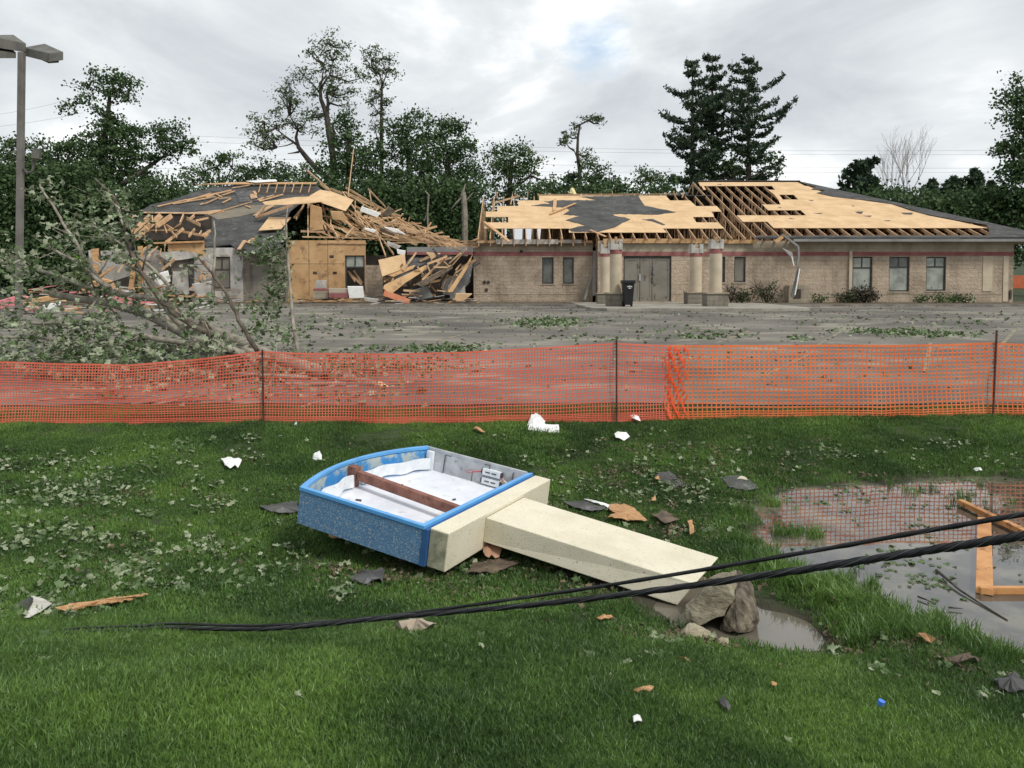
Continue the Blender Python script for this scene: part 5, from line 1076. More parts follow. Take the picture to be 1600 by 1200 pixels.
# loose sheets
def sheet_px(pts, D, m, label, cat='sheet', th=.03, tilt=0, name='loose_sheet'):
    mb = MB(); P = [pix(a, b_, (D[i] if hasattr(D, '__len__') else D)) for i, (a, b_) in enumerate(pts)]; mb.prism(P, (0, th*.8, th)); return mb.build(name, m, label=label, cat=cat)
def zq(l): return [(380+a/4, 220+b_/4) for a, b_ in l]
sheet_px(zq([(415,345),(480,308),(560,322),(690,372),(640,440),(560,412),(500,392),(410,370)]), [45, 46.5, 46.5, 45, 43.2, 43.6, 44, 44.5], m_ply, 'big orange OSB sheet on top of the timber heap')
sheet_px(zq([(120,385),(320,355),(430,350),(500,380),(420,392),(260,400),(140,400)]), [43.9, 44.8, 44.8, 44, 43.9, 43.7, 43.7], m_ply, 'long split OSB sheet lying left of the heap top on the grey roof')
mb = MB(); mb.prism([on_q(a, b_)+QN*.25 for a, b_ in zq([(100,590),(165,505),(305,507),(240,580)])], QN*.03); mb.build('loose_sheet', m_ply, label='tilted square OSB sheet alone on the lower edge of the grey roof', cat='sheet')
sheet_px(zq([(545,440),(620,445),(655,500),(560,490)]), 41.9, m_ply2, 'small OSB sheet stuck upright inside the timber heap')
sheet_px(zq([(420,400),(490,420),(500,555),(415,560)]), 42.6, m_ply2, 'dull OSB sheet standing behind the heap front', tilt=1)
sheet_px(zq([(740,412),(860,455),(835,478),(730,438)]), 42.6, m_paper, 'white board on the right shoulder of the timber heap')
sheet_px(zq([(760,545),(830,560),(815,575),(758,555)]), 41.2, m_paper, 'small white board halfway down the timber heap')
sheet_px(zq([(880,540),(960,552),(1012,585),(940,570)]), 41.6, m_paper, 'white curled trim on the right flank of the heap')
sheet_px(zq([(860,545),(940,560),(1000,590),(930,600),(865,580)]), 41.9, m_brown, 'dark brown panel under the white curled trim')
sheet_px(zq([(910,412),(950,440),(905,475),(860,465)]), 42.3, m_brown, 'brown panel at the right end of the heap')
sheet_px(zq([(900,630),(985,660),(965,680),(905,655)]), 40.4, m_drywall, 'white broken panel above the gap between the buildings')
sheet_px(zq([(960,680),(1015,690),(1010,720),(965,705)]), 40.2, m_paper, 'bluish white square scrap above the leaning OSB sheet')
sheet_px(zq([(845,748),(1010,710),(1018,795),(870,848)]), [39.6, 39.9, 39.7, 39.2], m_ply, 'leaning OSB sheet beside the block pier')
sheet_px(zq([(870,830),(1075,780),(1060,800),(940,850)]), [39.4, 39.9, 39.8, 39.3], m_ply2, 'narrow OSB strip below the leaning sheet')
sheet_px(zq([(880,905),(1140,780),(1150,800),(1010,890),(930,955),(875,925)]), [38.9, 39.9, 39.8, 39.2, 38.8, 38.8], m_ply2, 'long curved OSB strip sweeping up through the gap')
sheet_px(zq([(930,885),(990,820),(1070,790),(1060,830),(1000,880)]), [39.3, 39.6, 40, 39.8, 39.3], m_shing, 'grey shingled roof piece in the gap between the buildings')
sheet_px(zq([(1010,770),(1075,700),(1160,705),(1175,740),(1090,790),(1040,790)]), [40.2, 41, 41, 40.6, 40.2, 40.1], m_shing, 'upper grey shingled roof piece in the gap')
sheet_px(zq([(1145,700),(1232,706),(1180,740)]), 40.3, m_ply, 'small triangular OSB piece at the top of the gap')
sheet_px(zq([(1280,945),(1435,712),(1400,800),(1310,945)]), [39, 40, 39.6, 39], m_ply2, 'tall folded roof panel leaning on the tan building', name='roof_panel')
sheet_px(zq([(1310,946),(1402,800),(1436,760),(1420,860),(1360,930)]), [39.1, 39.7, 40, 39.6, 39.2], m_shing, 'grey lower face of the panel leaning on the tan building', name='roof_panel')
sheet_px(zq([(1330,955),(1430,958),(1380,1000),(1320,1000)]), 38.6, m_ply, 'flat OSB scrap on the ground against the tan building corner')
sheet_px(zq([(1080,895),(1300,785),(1310,795),(1120,915)]), [39.3, 39.9, 39.8, 39.2], m_brown, 'dark edge of a fallen truss in the gap', name='roof_panel')
for r_ in z2([(1150,770,1270,725,.1),(1150,780,1190,870,.1),(1190,790,1300,790,.08),(1120,870,1270,720,.1),(1240,740,1290,790,.08),(1260,730,1240,800,.08),(1210,760,1300,730,.08),(1120,880,1300,780,.1),(1000,810,1080,700,.08),(1000,770,940,830,.1),(1150,860,1210,830,.08),(1170,730,1200,800,.07),(1090,790,1160,880,.08),
    (870,850,930,890,.12),(880,880,960,840,.08),(1000,935,1100,940,.1),(990,960,1110,965,.08),(1040,950,1080,985,.08),(1210,935,1300,945,.06),(1335,820,1290,900,.06),(1280,940,1330,820,.05),(900,900,1020,905,.08)]):
    brd(*r_[:4], w_=r_[4], d1=39.5, d2=40.1, label='broken truss board jammed in the gap between the two buildings', group='broken boards in the gap between the buildings')
brd(*z2([(880,950,1040,1008)])[0], w_=.28, d1=38.5, d2=38.2, m=mat('bright_orange_plank', (.75, .25, .12), (.8, .35, .2), rough=.6), label='bright orange flat plank on the ground in front of the gap', group=None)
for r_ in z2([(660,820,740,900,.1),(690,810,745,890,.1),(655,815,700,880,.08)]): brd(*r_[:4], w_=r_[4], d1=41, d2=40.8, label='raw board visible through the empty window of the OSB wall', group='boards behind the empty window')
for _ in range(46):
    t_0 = rb.random(); px = 590+150*t_0; py = 338+48*t_0+rb.uniform(0, 30*(1-t_0)+6); a = rb.choice([.25, .35, .5, -.2, .15, 1.1])+rb.uniform(-.15, .15); ln = rb.uniform(14, 52); dx, dy = math.cos(a)*ln/2, math.sin(a)*ln/2; d_ = rb.uniform(40.6, 43.5)
    brd(px-dx, py-dy, min(px+dx, 748), min(py+dy, 396), rb.uniform(.05, .11), d1=d_, d2=d_+rb.uniform(-.4, .4))
for _ in range(60):
    px = rb.uniform(602, 736); py = rb.uniform(398 if px > 640 else 420, 470); a = rb.choice([-.5, -.7, -.35, .2, .9, 1.3, -1.1])+rb.uniform(-.2, .2); ln = rb.uniform(10, 36); dx, dy = math.cos(a)*ln/2, math.sin(a)*ln/2
    d_ = rb.uniform(40.2, 42.6); brd(px-dx, py-dy, px+dx, py+dy, rb.uniform(.05, .14), m=rb.choice([m_raft, m_raftb, m_ply2, m_brown, m_shing, m_gut]), d1=d_, d2=d_+rb.uniform(-.5, .5), label='broken truss board jammed in the gap between the two buildings', group='broken boards in the gap between the buildings')
for k, (pts, D, m, lb_) in enumerate((([(655,412),(690,398),(712,402),(700,425),(668,430)], 41.8, m_shing, 'grey torn roof slab deep in the gap'), ([(690,440),(722,425),(735,440),(715,462),(692,460)], 41.2, m_gut, 'dull grey panel deep at the right of the gap'), ([(622,430),(650,420),(660,436),(640,452),(622,448)], 41.6, m_brown, 'brown panel deep at the left of the gap'), ([(700,446),(726,444),(728,466),(704,468)], 40.2, m_drywall, 'pale block of plaster low at the right of the gap'), ([(640,455),(668,448),(676,464),(650,470)], 40.1, m_gut, 'grey bent sheet low in the middle of the gap'))): sheet_px(pts, D, m, lb_)
# flat base behind gap: low walls and beams
mb = MB(); Y = 40.6; mb.box((xp(636, Y), Y, zp(393.5, Y)), (xp(739, Y), Y+.25, zp(386, Y))); mb.build('lintel_beam', m_gut, CB); mb = MB(); mb.box((xp(636, Y), Y-.02, zp(398, Y)), (xp(739, Y), Y+.25, zp(393.6, Y))); mb.build('lintel_band', m_band, CB)
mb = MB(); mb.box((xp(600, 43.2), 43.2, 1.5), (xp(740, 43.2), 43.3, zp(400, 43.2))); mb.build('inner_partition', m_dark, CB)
crumple('black_bag', 555, 461, 13, 12, m_black, 'small black bag on the rubble below the empty window', 'bag', 31)
# rubble blocks in front of the OSB wall
def pxbox(x0, y0, x1, y1, D, dep, m, name, label, cat, group=None):
    mb = MB(); a_, b2 = pix(x0, y1, D), pix(x1, y0, D); mb.box((a_.x, D, a_.z), (b2.x, D+dep, b2.z)); return mb.build(name, m, label=label, cat=cat, group=group, bevel=.02)
pxbox(488.5, 455, 513, 467, 38.9, .5, m_blocks, 'wall_chunk', 'stack of fallen tan blocks in front of the OSB wall', 'wall chunk'); pxbox(493, 438, 508, 450.5, 39.1, .35, m_drywall, 'wall_chunk', 'top narrow piece of the fallen tan stack before the OSB wall', 'wall chunk'); pxbox(489, 450.8, 512, 454.8, 38.95, .45, m_band, 'wall_chunk', 'red banded piece in the fallen stack before the OSB wall', 'wall chunk')
pxbox(513.5, 450.5, 543, 458, 38.7, .5, m_fasc, 'wall_chunk', 'long pale block lying before the OSB wall right of the stack', 'wall chunk'); pxbox(513.5, 458.2, 543, 466, 38.6, .5, m_band, 'wall_chunk', 'long red block below the pale one', 'wall chunk')
sheet_px([(543,448),(567,448),(569,465),(546,466)], 38.6, m_paper, 'crumpled white sheet under the empty window')
sheet_px([(568,465),(592,468),(588,473),(570,470)], 38.2, m_drywall, 'pale flat slab lying before the block pier')
# ---- ground rubble strip in front of the wreck and spilling left
cols = [(m_lum, 'raw wood'), (m_raft, 'dull wood'), (m_drywall, 'white plaster'), (m_brown, 'brown'), (mat('pink_insulation', (.62, .17, .20), (.75, .30, .32), scale=3, rough=1, world=True), 'pink insulation'), (m_paper, 'white'), (m_shing, 'grey shingle')]
def rub(px, py, ln, wd, m, lab, ang, grp):
    c = pixg(px, py); c = pix(px, py, 39.3) if c.y > 39.3 else c; s = c.y/FPX; L_ = ln*s/2; z = c.z+.02+rb.uniform(0, .12)
    d = Vector((math.cos(ang), math.sin(ang)*.8, rb.uniform(-.15, .25)))*L_; mb = MB(); mb.beam(Vector((c.x, c.y, z+.1))-d, Vector((c.x, c.y, z+.1))+d, wd*s*1.2, max(.03, wd*s*.25), jag=.1)
    return mb.build('rubble_piece', m, label=lab, cat='rubble', group=grp)
for _ in range(130):
    px = rb.uniform(300, 745); k = rb.choice([0, 1, 1, 2, 2, 3, 3, 6]); rub(px, rb.uniform(468, 479), rb.uniform(6, 22), rb.uniform(2, 6), cols[k][0], cols[k][1]+' rubble piece in the low strip before the wrecked building', rb.uniform(-.5, .5), 'rubble strip along the foot of the wrecked wall')
for _ in range(130):
    px = rb.triangular(-10, 330, 190); py = rb.uniform(455, 492) if px > 60 else rb.uniform(470, 494); k = rb.choice([0, 0, 0, 1, 2, 4, 4, 5, 3]); rub(px, py, rb.uniform(12, 46), rb.uniform(3, 11), cols[k][0], cols[k][1]+' piece in the rubble spilled at the left end of the wreck', rb.uniform(-.7, .7), 'rubble spilled at the left end of the wreck')
for (pts, D, m, lab) in (([(-5,472),(30,462),(50,466),(20,478),(-5,484)], 34, cols[4][0], 'pink insulation slab at the far left of the rubble'), ([(160,468),(200,462),(215,468),(190,480),(165,478)], 34, cols[4][0], 'pink insulation slab in the middle of the rubble spill'), ([(48,468),(100,460),(105,464),(55,474)], 33.5, m_lum, 'orange flat board on top of the left rubble'), ([(90,486),(125,480),(128,486),(94,494)], 32, m_lum, 'orange flat board at the front of the left rubble'),
    ([(68,478),(95,472),(88,498),(72,488)], 32, m_paper, 'crumpled white sheet at the front of the left rubble'), ([(122,448),(160,436),(175,440),(130,455)], 37, m_lum, 'raised raw board over the left rubble'), ([(242,430),(262,424),(266,440),(250,446)], 39.2, m_paper, 'bluish white sheet tipped against the torn wall'), ([(300,445),(330,440),(338,462),(310,464)], 39.3, m_drywall, 'grey white slab under the stripped wall')):
    sheet_px(pts, D, m, lab, th=.05)

# ================================================================= STREET LAMP
m_pole = mat('grey_concrete_pole', (.12, .11, .10), (.18, .165, .15), scale=1.5, rough=.8, world=True); m_head = mat('weathered_lamp_housing', (.085, .085, .075), (.14, .135, .115), scale=2, rough=.7, world=True)
LY = 30.0; lb = pixg(29, 497); LY = lb.y
lp = empty('street_lamp', (lb.x, LY, lb.z), 'tall grey parking-lot light pole with two box heads at the top left', 'street lamp')
t_ = pix(34, 82, LY)
mb = MB(); mb.beam(Vector((lb.x, LY, lb.z-.1)), t_, .20, .20, up=(0, 1, 0)); mb.build('pole', m_pole, lp, bevel=.015)
def head(pts_top, pts_bot, name, lens):
    mb = MB(); mb.hexa([pix(a, b_, y) for a, b_, y in pts_bot]+[pix(a, b_, y) for a, b_, y in pts_top]); h = mb.build(name, m_head, lp, bevel=.015)
    mb = MB(); mb.hexa([pix(a, b_, y) for a, b_, y in lens]); o = mb.build('lens_box', m_head, None); o.parent = h; o.location = o.location-lp.location
y0, y1 = LY-1.3, LY+.1
head([(37,74,LY+.3),(77,83,LY-1),(99,81,LY-.7),(70,68,LY+.6)], [(36,87,LY+.3),(76,97,LY-1),(99,94,LY-.7),(70,85,LY+.6)], 'lamp_head', [(54,89,LY+.1),(76,99,LY-.9),(92,98,LY-.7),(66,88,LY+.4),(54,86,LY+.1),(76,96,LY-.9),(92,94,LY-.7),(66,85,LY+.4)])
head([(-30,55,LY-.6),(-10,57,LY-1),(41,68,LY+.2),(21,54,LY+.6)], [(-30,71,LY-.6),(-10,74,LY-1),(41,82,LY+.2),(21,72,LY+.6)], 'lamp_head', [(-25,78,LY-.6),(-8,91,LY-.9),(25,91,LY-.1),(15,76,LY+.3),(-25,72,LY-.6),(-8,78,LY-.9),(25,82,LY-.1),(15,74,LY+.3)])
fl = empty('floodlight_arm', (0, 0, 0)); bpy.data.objects.remove(fl)
mb = MB(); mb.tube([pix(37, 264, LY), pix(43, 270, LY-.1), pix(50, 268, LY-.1), pix(52, 262, LY-.1), pix(52, 250, LY-.1)], .045, 8); mb.build('floodlight_bracket', m_head, lp, smooth=True)
mb = MB(); mb.hexa([pix(47,247,LY-.3), pix(60,248,LY-.3), pix(63,250,LY+.25), pix(52,249,LY+.25), pix(52,231,LY-.3), pix(63,233,LY-.3), pix(66,235,LY+.25), pix(56,232,LY+.25)]); mb.build('floodlight', m_head, lp, bevel=.01)

# ================================================================= TREES
def leafmat(name, c1, c2, tr=.2, s=1.6): return mat(name, c1, c2, scale=s, rough=.65, world=True, trans=tr, lo=.36, hi=.64, detail=9, spec=.2)
m_lfd = leafmat('dark_foliage', (.032, .062, .026), (.095, .155, .058)); m_lfm = leafmat('mid_foliage', (.038, .072, .026), (.115, .18, .062)); m_lfw = leafmat('willow_foliage', (.05, .075, .03), (.14, .19, .085), .3)
m_lfp = leafmat('pine_needles', (.026, .048, .028), (.066, .105, .055), .1); m_lfg = leafmat('fresh_green', (.06, .12, .02), (.16, .28, .05), .3)
m_trunk = mat('tree_bark', (.03, .025, .02), (.085, .07, .055), scale=3, rough=.95, world=True, stretch=(3, 3, .6)); m_lighttrunk = mat('pale_bark', (.16, .14, .11), (.28, .25, .20), scale=3, rough=.95, world=True)
def cards(cent, size, r, flat=.5, asp=1.0, jitter=.35):
    n = len(cent); th = r.uniform(0, 2*PI, n); nz = r.uniform(-1, 1, n)*flat+r.choice([-1, 1], n)*(1-flat); nz = np.clip(nz, -1, 1); q = np.sqrt(1-nz**2)
    Nn = np.stack([np.cos(th)*q, np.sin(th)*q, nz], 1); A = np.cross(Nn, r.normal(size=(n, 3))); A /= np.linalg.norm(A, axis=1)[:, None]+1e-9; B = np.cross(Nn, A)
    s = size*r.uniform(1-jitter, 1+jitter, n)[:, None]; A = A*s*.5*asp; B = B*s*.5/asp
    return np.stack([cent-A, cent-B*.8, cent+A, cent+B*.8+Nn*s*.15], 1).reshape(-1, 3)
def foliage(name, cent, size, m, parent, r, **kw):
    V = cards(cent, size, r, **kw); return quads_obj(name, V, np.arange(len(V)).reshape(-1, 4), m, parent)
def blob_points(blobs, D, dens, r, clump=.55, hole=.0):
    s = D/FPX; out = []; centres = []
    for (px, py, rx, ry) in blobs:
        RX, RZ = rx*s, ry*s; RY = (RX+RZ)/2*.9; c = pix(px, py, D); n = max(3, int(dens*(RX*RZ)*1.5))
        u = r.normal(size=(n, 3)); u /= np.linalg.norm(u, axis=1)[:, None]; rad = r.uniform(.25, 1.0, n)**.6*r.uniform(.85, 1.12, n)
        cc = u*rad[:, None]*np.array([RX, RY, RZ])+np.array(c); centres.append(cc)
        for q in cc:
            k = int(r.uniform(22, 46)); sp = clump*r.uniform(.6, 1.25); out.append(q+r.normal(size=(k, 3))*np.array([sp, sp, sp*.55])*.6)
    return np.concatenate(out), np.concatenate(centres)
def tree(name, label, D, trunk, blobs, m, size=.30, dens=1.0, clump=.6, seed=0, bark=None, cat='tree', group=None, limbs=True, tr=.25, flat=.5, asp=1.0, nl=14):
    """trunk: list of polylines [(px, py, radius m)...]; blobs: foliage masses (px, py, rx, ry)"""
    if m in (m_lfd, m_lfm): dens *= 3.2; size *= .68; clump *= 1.15
    elif m is m_lfw: dens *= 2.6; size *= .74; clump *= 1.3
    r = np.random.default_rng(seed+100); x0, y0, _ = trunk[0][0]; base = pix(x0, y0, D); base.z = gz(base.x, D)
    e = empty(name, base, label, cat, group); mb = MB()
    for k, pl in enumerate(trunk):
        P = [pix(a, b_, D+(0 if k == 0 else r.normal(0, .6)*(i > 0))) for i, (a, b_, c_) in enumerate(pl)]
        if k == 0: P[0] = Vector((P[0].x, D, base.z-.2))
        mb.tube(P, [c_ for _, _, c_ in pl], 8)
    if blobs:
        pts, cc = blob_points(blobs, D, dens, r, clump)
        if limbs:
            spine = [pix(a, b_, D) for pl in trunk for a, b_, _ in pl[1:]]
            for q in cc[r.choice(len(cc), min(len(cc), nl), replace=False)]:
                q = Vector(q); lowr = [p_ for p_ in spine if p_.z < q.z+.5] or spine; s_ = min(lowr, key=lambda p_: (p_-q).length); mid = s_.lerp(q, .5)+Vector((0, 0, -.15*(q-s_).length)); mb.tube([s_, mid, q], [.10, .06, .02], 5)
        mb.build('trunk', bark or m_trunk, e, smooth=True); foliage('crown', pts, size, m, e, r, flat=flat, asp=asp)
    else: mb.build('trunk', bark or m_trunk, e, smooth=True)
    return e
def B_(l, ox, oy, s): return [(ox+a/s, oy+b_/s, c_/s, d/s) for a, b_, c_, d in l]
# far-left oak-like tree with a tower top (crop scale 3.2)
tree('broadleaf_tree', 'tall dark tree at the left with a tower-like top rising above its wide crown', 62, [[(165,420,.45),(165,300,.4),(160,230,.3),(168,190,.22),(172,140,.1)],[(168,300,.3),(205,280,.2),(240,255,.16),(262,240,.08)],[(165,290,.25),(140,255,.16),(120,235,.08)]],
     B_([(540,370,75,40),(640,400,70,45),(500,430,100,60),(600,470,80,40),(400,500,70,30),(330,540,35,22),(520,540,50,40),(540,620,80,50),(600,640,90,60),(500,700,90,70),(620,720,120,80),(690,660,60,50),(850,640,80,40),(880,720,90,60),(800,690,50,50),(930,760,40,30),(820,760,60,40),(560,800,140,90),(680,820,120,80),(430,760,90,80),(480,880,150,80),(640,920,160,70)], 0, 0, 3.2), m_lfd, dens=2.6, seed=1, size=.33, clump=.55)
tree('broadleaf_tree', 'dark ragged tree at the left edge behind the lamp pole', 60, [[(60,430,.4),(70,330,.3),(75,250,.15)],[(70,320,.2),(105,260,.1)]],
     B_([(40,730,60,50),(120,720,60,40),(220,700,40,40),(290,720,60,40),(350,730,70,50),(220,780,90,60),(60,820,100,80),(330,820,110,80),(150,880,140,80),(300,930,140,70)], 0, 0, 3.2), m_lfd, dens=2.4, seed=2, size=.33)
tree('broadleaf_tree', 'dense dark tree filling the left edge of the wood', 58, [[(-30,440,.4),(-20,300,.3)]], [(-40,270,60,50),(0,310,50,60),(-20,370,60,60),(40,350,50,50),(100,340,50,40),(60,400,60,40)], m_lfd, dens=1.8, seed=3)
tree('broadleaf_tree', 'dark tree standing between the tower-topped tree and the slumped roof', 57, [[(235,430,.3),(240,330,.2)]], [(240,300,50,35),(215,340,50,40),(260,345,50,40),(190,360,40,40),(285,320,30,26),(235,390,60,40),(300,360,40,40),(155,380,50,40)], m_lfd, dens=1.9, seed=4)
tree('broadleaf_tree', 'light airy tree above the left end of the slumped roof', 75, [[(345,400,.2),(345,300,.15),(340,260,.08)],[(345,300,.1),(362,262,.05)]], B_([(1060,800,60,40),(1120,800,60,40),(1160,790,60,40),(1000,860,60,50),(1080,870,70,50),(1170,850,50,40),(930,870,50,40),(960,920,50,40),(1100,920,90,40)], 0, 0, 3.2), m_lfm, dens=1.5, seed=5, size=.34)
tree('broadleaf_tree', 'round dark green tree above the middle of the slumped roof', 72, [[(415,400,.25),(415,300,.18),(412,265,.1)]], [(408,258,26,14),(430,268,24,18),(395,272,20,16),(412,285,40,22),(448,275,14,18),(380,290,20,14),(440,292,24,14)], m_lfd, dens=2.2, seed=6)
tree('broadleaf_tree', 'small bright tree right of the leaning trunk foot', 72, [[(484,400,.2),(484,290,.12)]], [(478,262,12,12),(484,278,18,16),(470,288,20,14),(492,292,16,14)], m_lfm, dens=2.4, seed=7)
# leaning two-stemmed thin tree (crop 370,30 scale 4)
def Q4(l): return [(370+a/4, 30+b_/4, c_) for a, b_, c_ in l]
tree('thin_crowned_tree', 'tall airy tree with a thin feathery crown standing above the slumped roof', 60, [Q4([(640,1300,.35),(610,1000,.30),(600,850,.26),(575,700,.24),(560,590,.2),(525,500,.15),(520,400,.1),(560,350,.06)]), Q4([(565,600,.14),(570,520,.12),(562,460,.1)]), Q4([(600,790,.14),(608,720,.12),(598,655,.1)]), Q4([(525,430,.1),(580,350,.06),(600,260,.03)]), Q4([(520,460,.07),(470,400,.04),(420,350,.02)]), Q4([(530,400,.06),(545,280,.04),(570,150,.02)])],
     B_([(575,110,30,40),(530,150,60,30),(600,180,80,40),(660,170,40,30),(470,210,40,16),(540,230,90,30),(640,240,60,30),(480,310,90,30),(400,330,40,16),(560,320,80,40),(650,320,80,40),(740,330,60,30),(790,360,30,20),(450,390,60,40),(560,400,70,40),(650,420,90,50),(710,450,50,40),(470,460,40,40),(640,480,90,50),(700,530,50,50),(480,560,50,60),(500,640,60,50),(520,700,50,30)], 370, 30, 4), m_lfw, dens=2.3, clump=.5, seed=8, size=.24, asp=1.5, nl=26)
tree('leaning_tree', 'thin tree leaning hard to the left with a feathery crown, rooted behind the slumped roof', 61, [Q4([(650,1200,.28),(610,1030,.25),(520,960,.22),(440,870,.2),(385,800,.16),(370,740,.12),(380,690,.08),(330,600,.04)]), Q4([(385,830,.1),(360,835,.06),(320,840,.03)]), Q4([(370,780,.1),(300,730,.07),(240,680,.04),(170,640,.03)]), Q4([(360,770,.06),(310,790,.04),(250,800,.02)])],
     B_([(340,390,25,30),(270,440,40,20),(330,450,60,30),(300,510,90,30),(380,520,50,40),(310,560,90,40),(370,610,80,50),(170,600,80,30),(130,650,60,40),(200,680,90,50),(300,660,80,50),(380,680,50,40),(100,720,50,40),(160,750,80,50),(250,740,80,40),(110,780,40,30),(190,800,50,30)], 370, 30, 4), m_lfw, dens=2.3, clump=.5, seed=9, size=.24, asp=1.5, nl=26)
tree('slender_tree', 'slender bare-stemmed tree with a small tufted top left of the broad dark trees', 63, [Q4([(905,1200,.2),(905,800,.16),(903,600,.12),(905,480,.1),(910,400,.08),(890,340,.04),(840,250,.02)]), Q4([(905,540,.06),(940,540,.03),(970,520,.02)]), Q4([(908,420,.06),(940,330,.04),(960,260,.02)])],
     B_([(845,190,26,26),(810,230,36,26),(880,240,50,26),(940,240,50,26),(900,290,70,40),(960,290,36,40),(850,290,40,30),(905,350,30,40),(900,400,24,26),(850,460,30,16),(880,480,50,24),(840,520,30,20),(950,520,50,20),(900,570,40,20),(890,640,60,50),(870,700,50,40),(980,330,20,30)], 370, 30, 4), m_lfw, dens=2.3, clump=.4, seed=10, size=.24, asp=1.4, nl=16)
tree('broadleaf_tree', 'dark bushy tree between the feathery trees and the splintered upright board', 58, [[(545,440,.4),(545,300,.3),(545,220,.2)]], [(540,190,20,18),(552,205,22,20),(530,215,18,20),(545,235,40,24),(525,260,34,26),(565,260,36,30),(540,290,46,30),(570,310,50,34),(600,340,40,34)], m_lfd, dens=2.6, seed=11)
tree('broadleaf_tree', 'broad dark tree, taller left half of the pair above the timber heap', 60, [[(640,440,.45),(640,330,.35),(640,240,.2)],[(640,300,.2),(672,250,.1)]], [(630,190,24,14),(648,184,20,12),(615,205,22,16),(645,210,34,22),(610,230,36,22),(655,240,44,28),(605,262,44,30),(645,280,54,34),(600,310,44,34),(640,340,54,36),(680,330,44,36),(620,380,60,36),(680,380,54,34)], m_lfd, dens=2.4, seed=12)
tree('broadleaf_tree', 'broad dark tree, rounded right half of the pair above the timber heap', 62, [[(700,440,.45),(700,330,.35),(700,240,.2)]], [(690,192,26,14),(712,200,22,14),(675,206,26,18),(725,225,22,20),(700,225,44,26),(738,255,20,24),(690,260,50,30),(730,285,34,30),(700,310,56,34),(745,320,30,40),(720,350,50,34),(750,370,34,34)], m_lfd, dens=2.4, seed=13)
tree('broadleaf_tree', 'lop-sided dark tree above the left end of the bare lower roof', 64, [[(800,400,.3),(795,310,.25),(800,250,.12)],[(795,300,.12),(830,275,.06)]], [(790,232,18,12),(812,236,22,14),(775,245,16,16),(800,255,36,18),(830,250,16,12),(785,275,26,22),(820,275,26,18),(775,300,22,20),(810,296,36,16),(845,290,22,12),(862,285,12,8),(790,325,30,20)], m_lfm, dens=2.4, seed=14)
tree('broken_tree', 'slim storm-bent tree whose bare top hooks over to the right', 64, [[(910,420,.2),(906,270,.16),(902,240,.13),(903,215,.1),(906,195,.08),(920,188,.06),(933,182,.03)],[(908,262,.08),(897,235,.04)]], [(886,222,9,14),(893,208,9,9),(882,212,7,9),(900,196,8,6),(917,186,9,3),(934,184,6,5),(938,190,3,6),(916,240,12,9),(922,250,12,9),(912,250,10,10)], m_lfw, dens=4, clump=.3, seed=15, size=.22, asp=1.5, nl=10)
tree('broadleaf_tree', 'compact dark tree under the bent one above the lower roof', 62, [[(930,420,.3),(930,290,.2)]], [(932,262,18,10),(915,275,22,14),(945,272,16,12),(930,290,34,16),(895,290,16,16),(957,290,12,10)], m_lfd, dens=2.6, seed=16)
tree('conifer', 'small dark conifer just left of the compact tree above the lower roof', 60, [[(893,420,.2),(893,272,.08)]], [(893,272,5,6),(893,282,10,7),(893,294,14,9)], m_lfp, dens=4, clump=.35, seed=17, limbs=False)
tree('broadleaf_tree', 'small pale green tree just left of the tall pines', 70, [[(1015,420,.2),(1018,300,.14),(1015,278,.07)]], [(1012,270,14,8),(1028,275,16,10),(1005,280,14,10),(1018,290,26,12),(1040,290,14,10)], m_lfm, dens=2.2, seed=18)
# pines
def pine(label, D, x, top, base, prof, seed, name='white_pine', lean=0, whorls=18, m=m_lfp, nb=6, size=.21, dens=1.0, group=None):
    """prof: (py, half-width px) pairs; limbs sweep outwards then up and carry needle clumps"""
    r = np.random.default_rng(seed); s = D/FPX; b_ = pix(x, base, D); b_.z = gz(b_.x, D); tp = pix(x+lean, top, D); e = empty(name, b_, label, 'tree', group); mb = MB()
    ax = lambda t: b_.lerp(tp, t); mb.tube([ax(0)-Vector((0, 0, .2)), ax(.4), ax(.75), ax(1)], [.32, .24, .12, .03], 8); pts = []
    for i in range(whorls):
        t = .98-(.98-.30)*(i/whorls)**.95; c = ax(t); py = top+(base-top)*(1-t)
        for k in range(nb):
            a = r.uniform(0, 2*PI); hw = float(np.interp(py, [p_[0] for p_ in prof], [p_[1] for p_ in prof]))*s*r.choice([.35, .6, .9, 1.2])*r.uniform(.85, 1.1)
            if hw < .1: continue
            d = np.array([math.cos(a), math.sin(a), 0]); P = []; up = r.uniform(.18, .42)*hw
            for q in (0, .35, .7, 1.0): P.append(np.array(c)+d*hw*q+np.array([0, 0, -.10*hw*math.sin(PI*q*.8)+up*q*q]))
            if hw > .5: mb.tube([Vector(p_) for p_ in P], [.06, .045, .03, .01], 4)
            n = int((14+hw*52)*dens); q = r.uniform(.18, 1.0, n)**.8; L0 = np.array([np.interp(q, (0, .35, .7, 1), [p_[j] for p_ in P]) for j in range(3)]).T
            wd = .10+.13*hw*q*(1-q*.55); side = np.cross(d, [0, 0, 1]); L0 += side*(r.normal(size=n)*wd)[:, None]+np.array([0, 0, 1])*(r.normal(size=n)*.10+.08)[:, None]; pts.append(L0)
    mb.build('trunk', m_trunk, e, smooth=True); foliage('crown', np.concatenate(pts), size, m, e, r, asp=1.5, flat=.75); return e
pine('leftmost of the three tall pines behind the high roof, with long left limbs', 58, 1082, 94, 420, [(92,4),(110,18),(125,20),(140,40),(158,58),(175,48),(200,44),(215,34),(235,42),(260,32),(290,26),(340,10)], 1)
pine('middle and tallest pine of the three behind the high roof', 60, 1113, 86, 420, [(84,4),(95,14),(115,18),(140,24),(170,26),(200,34),(240,34),(290,34),(340,14)], 2)
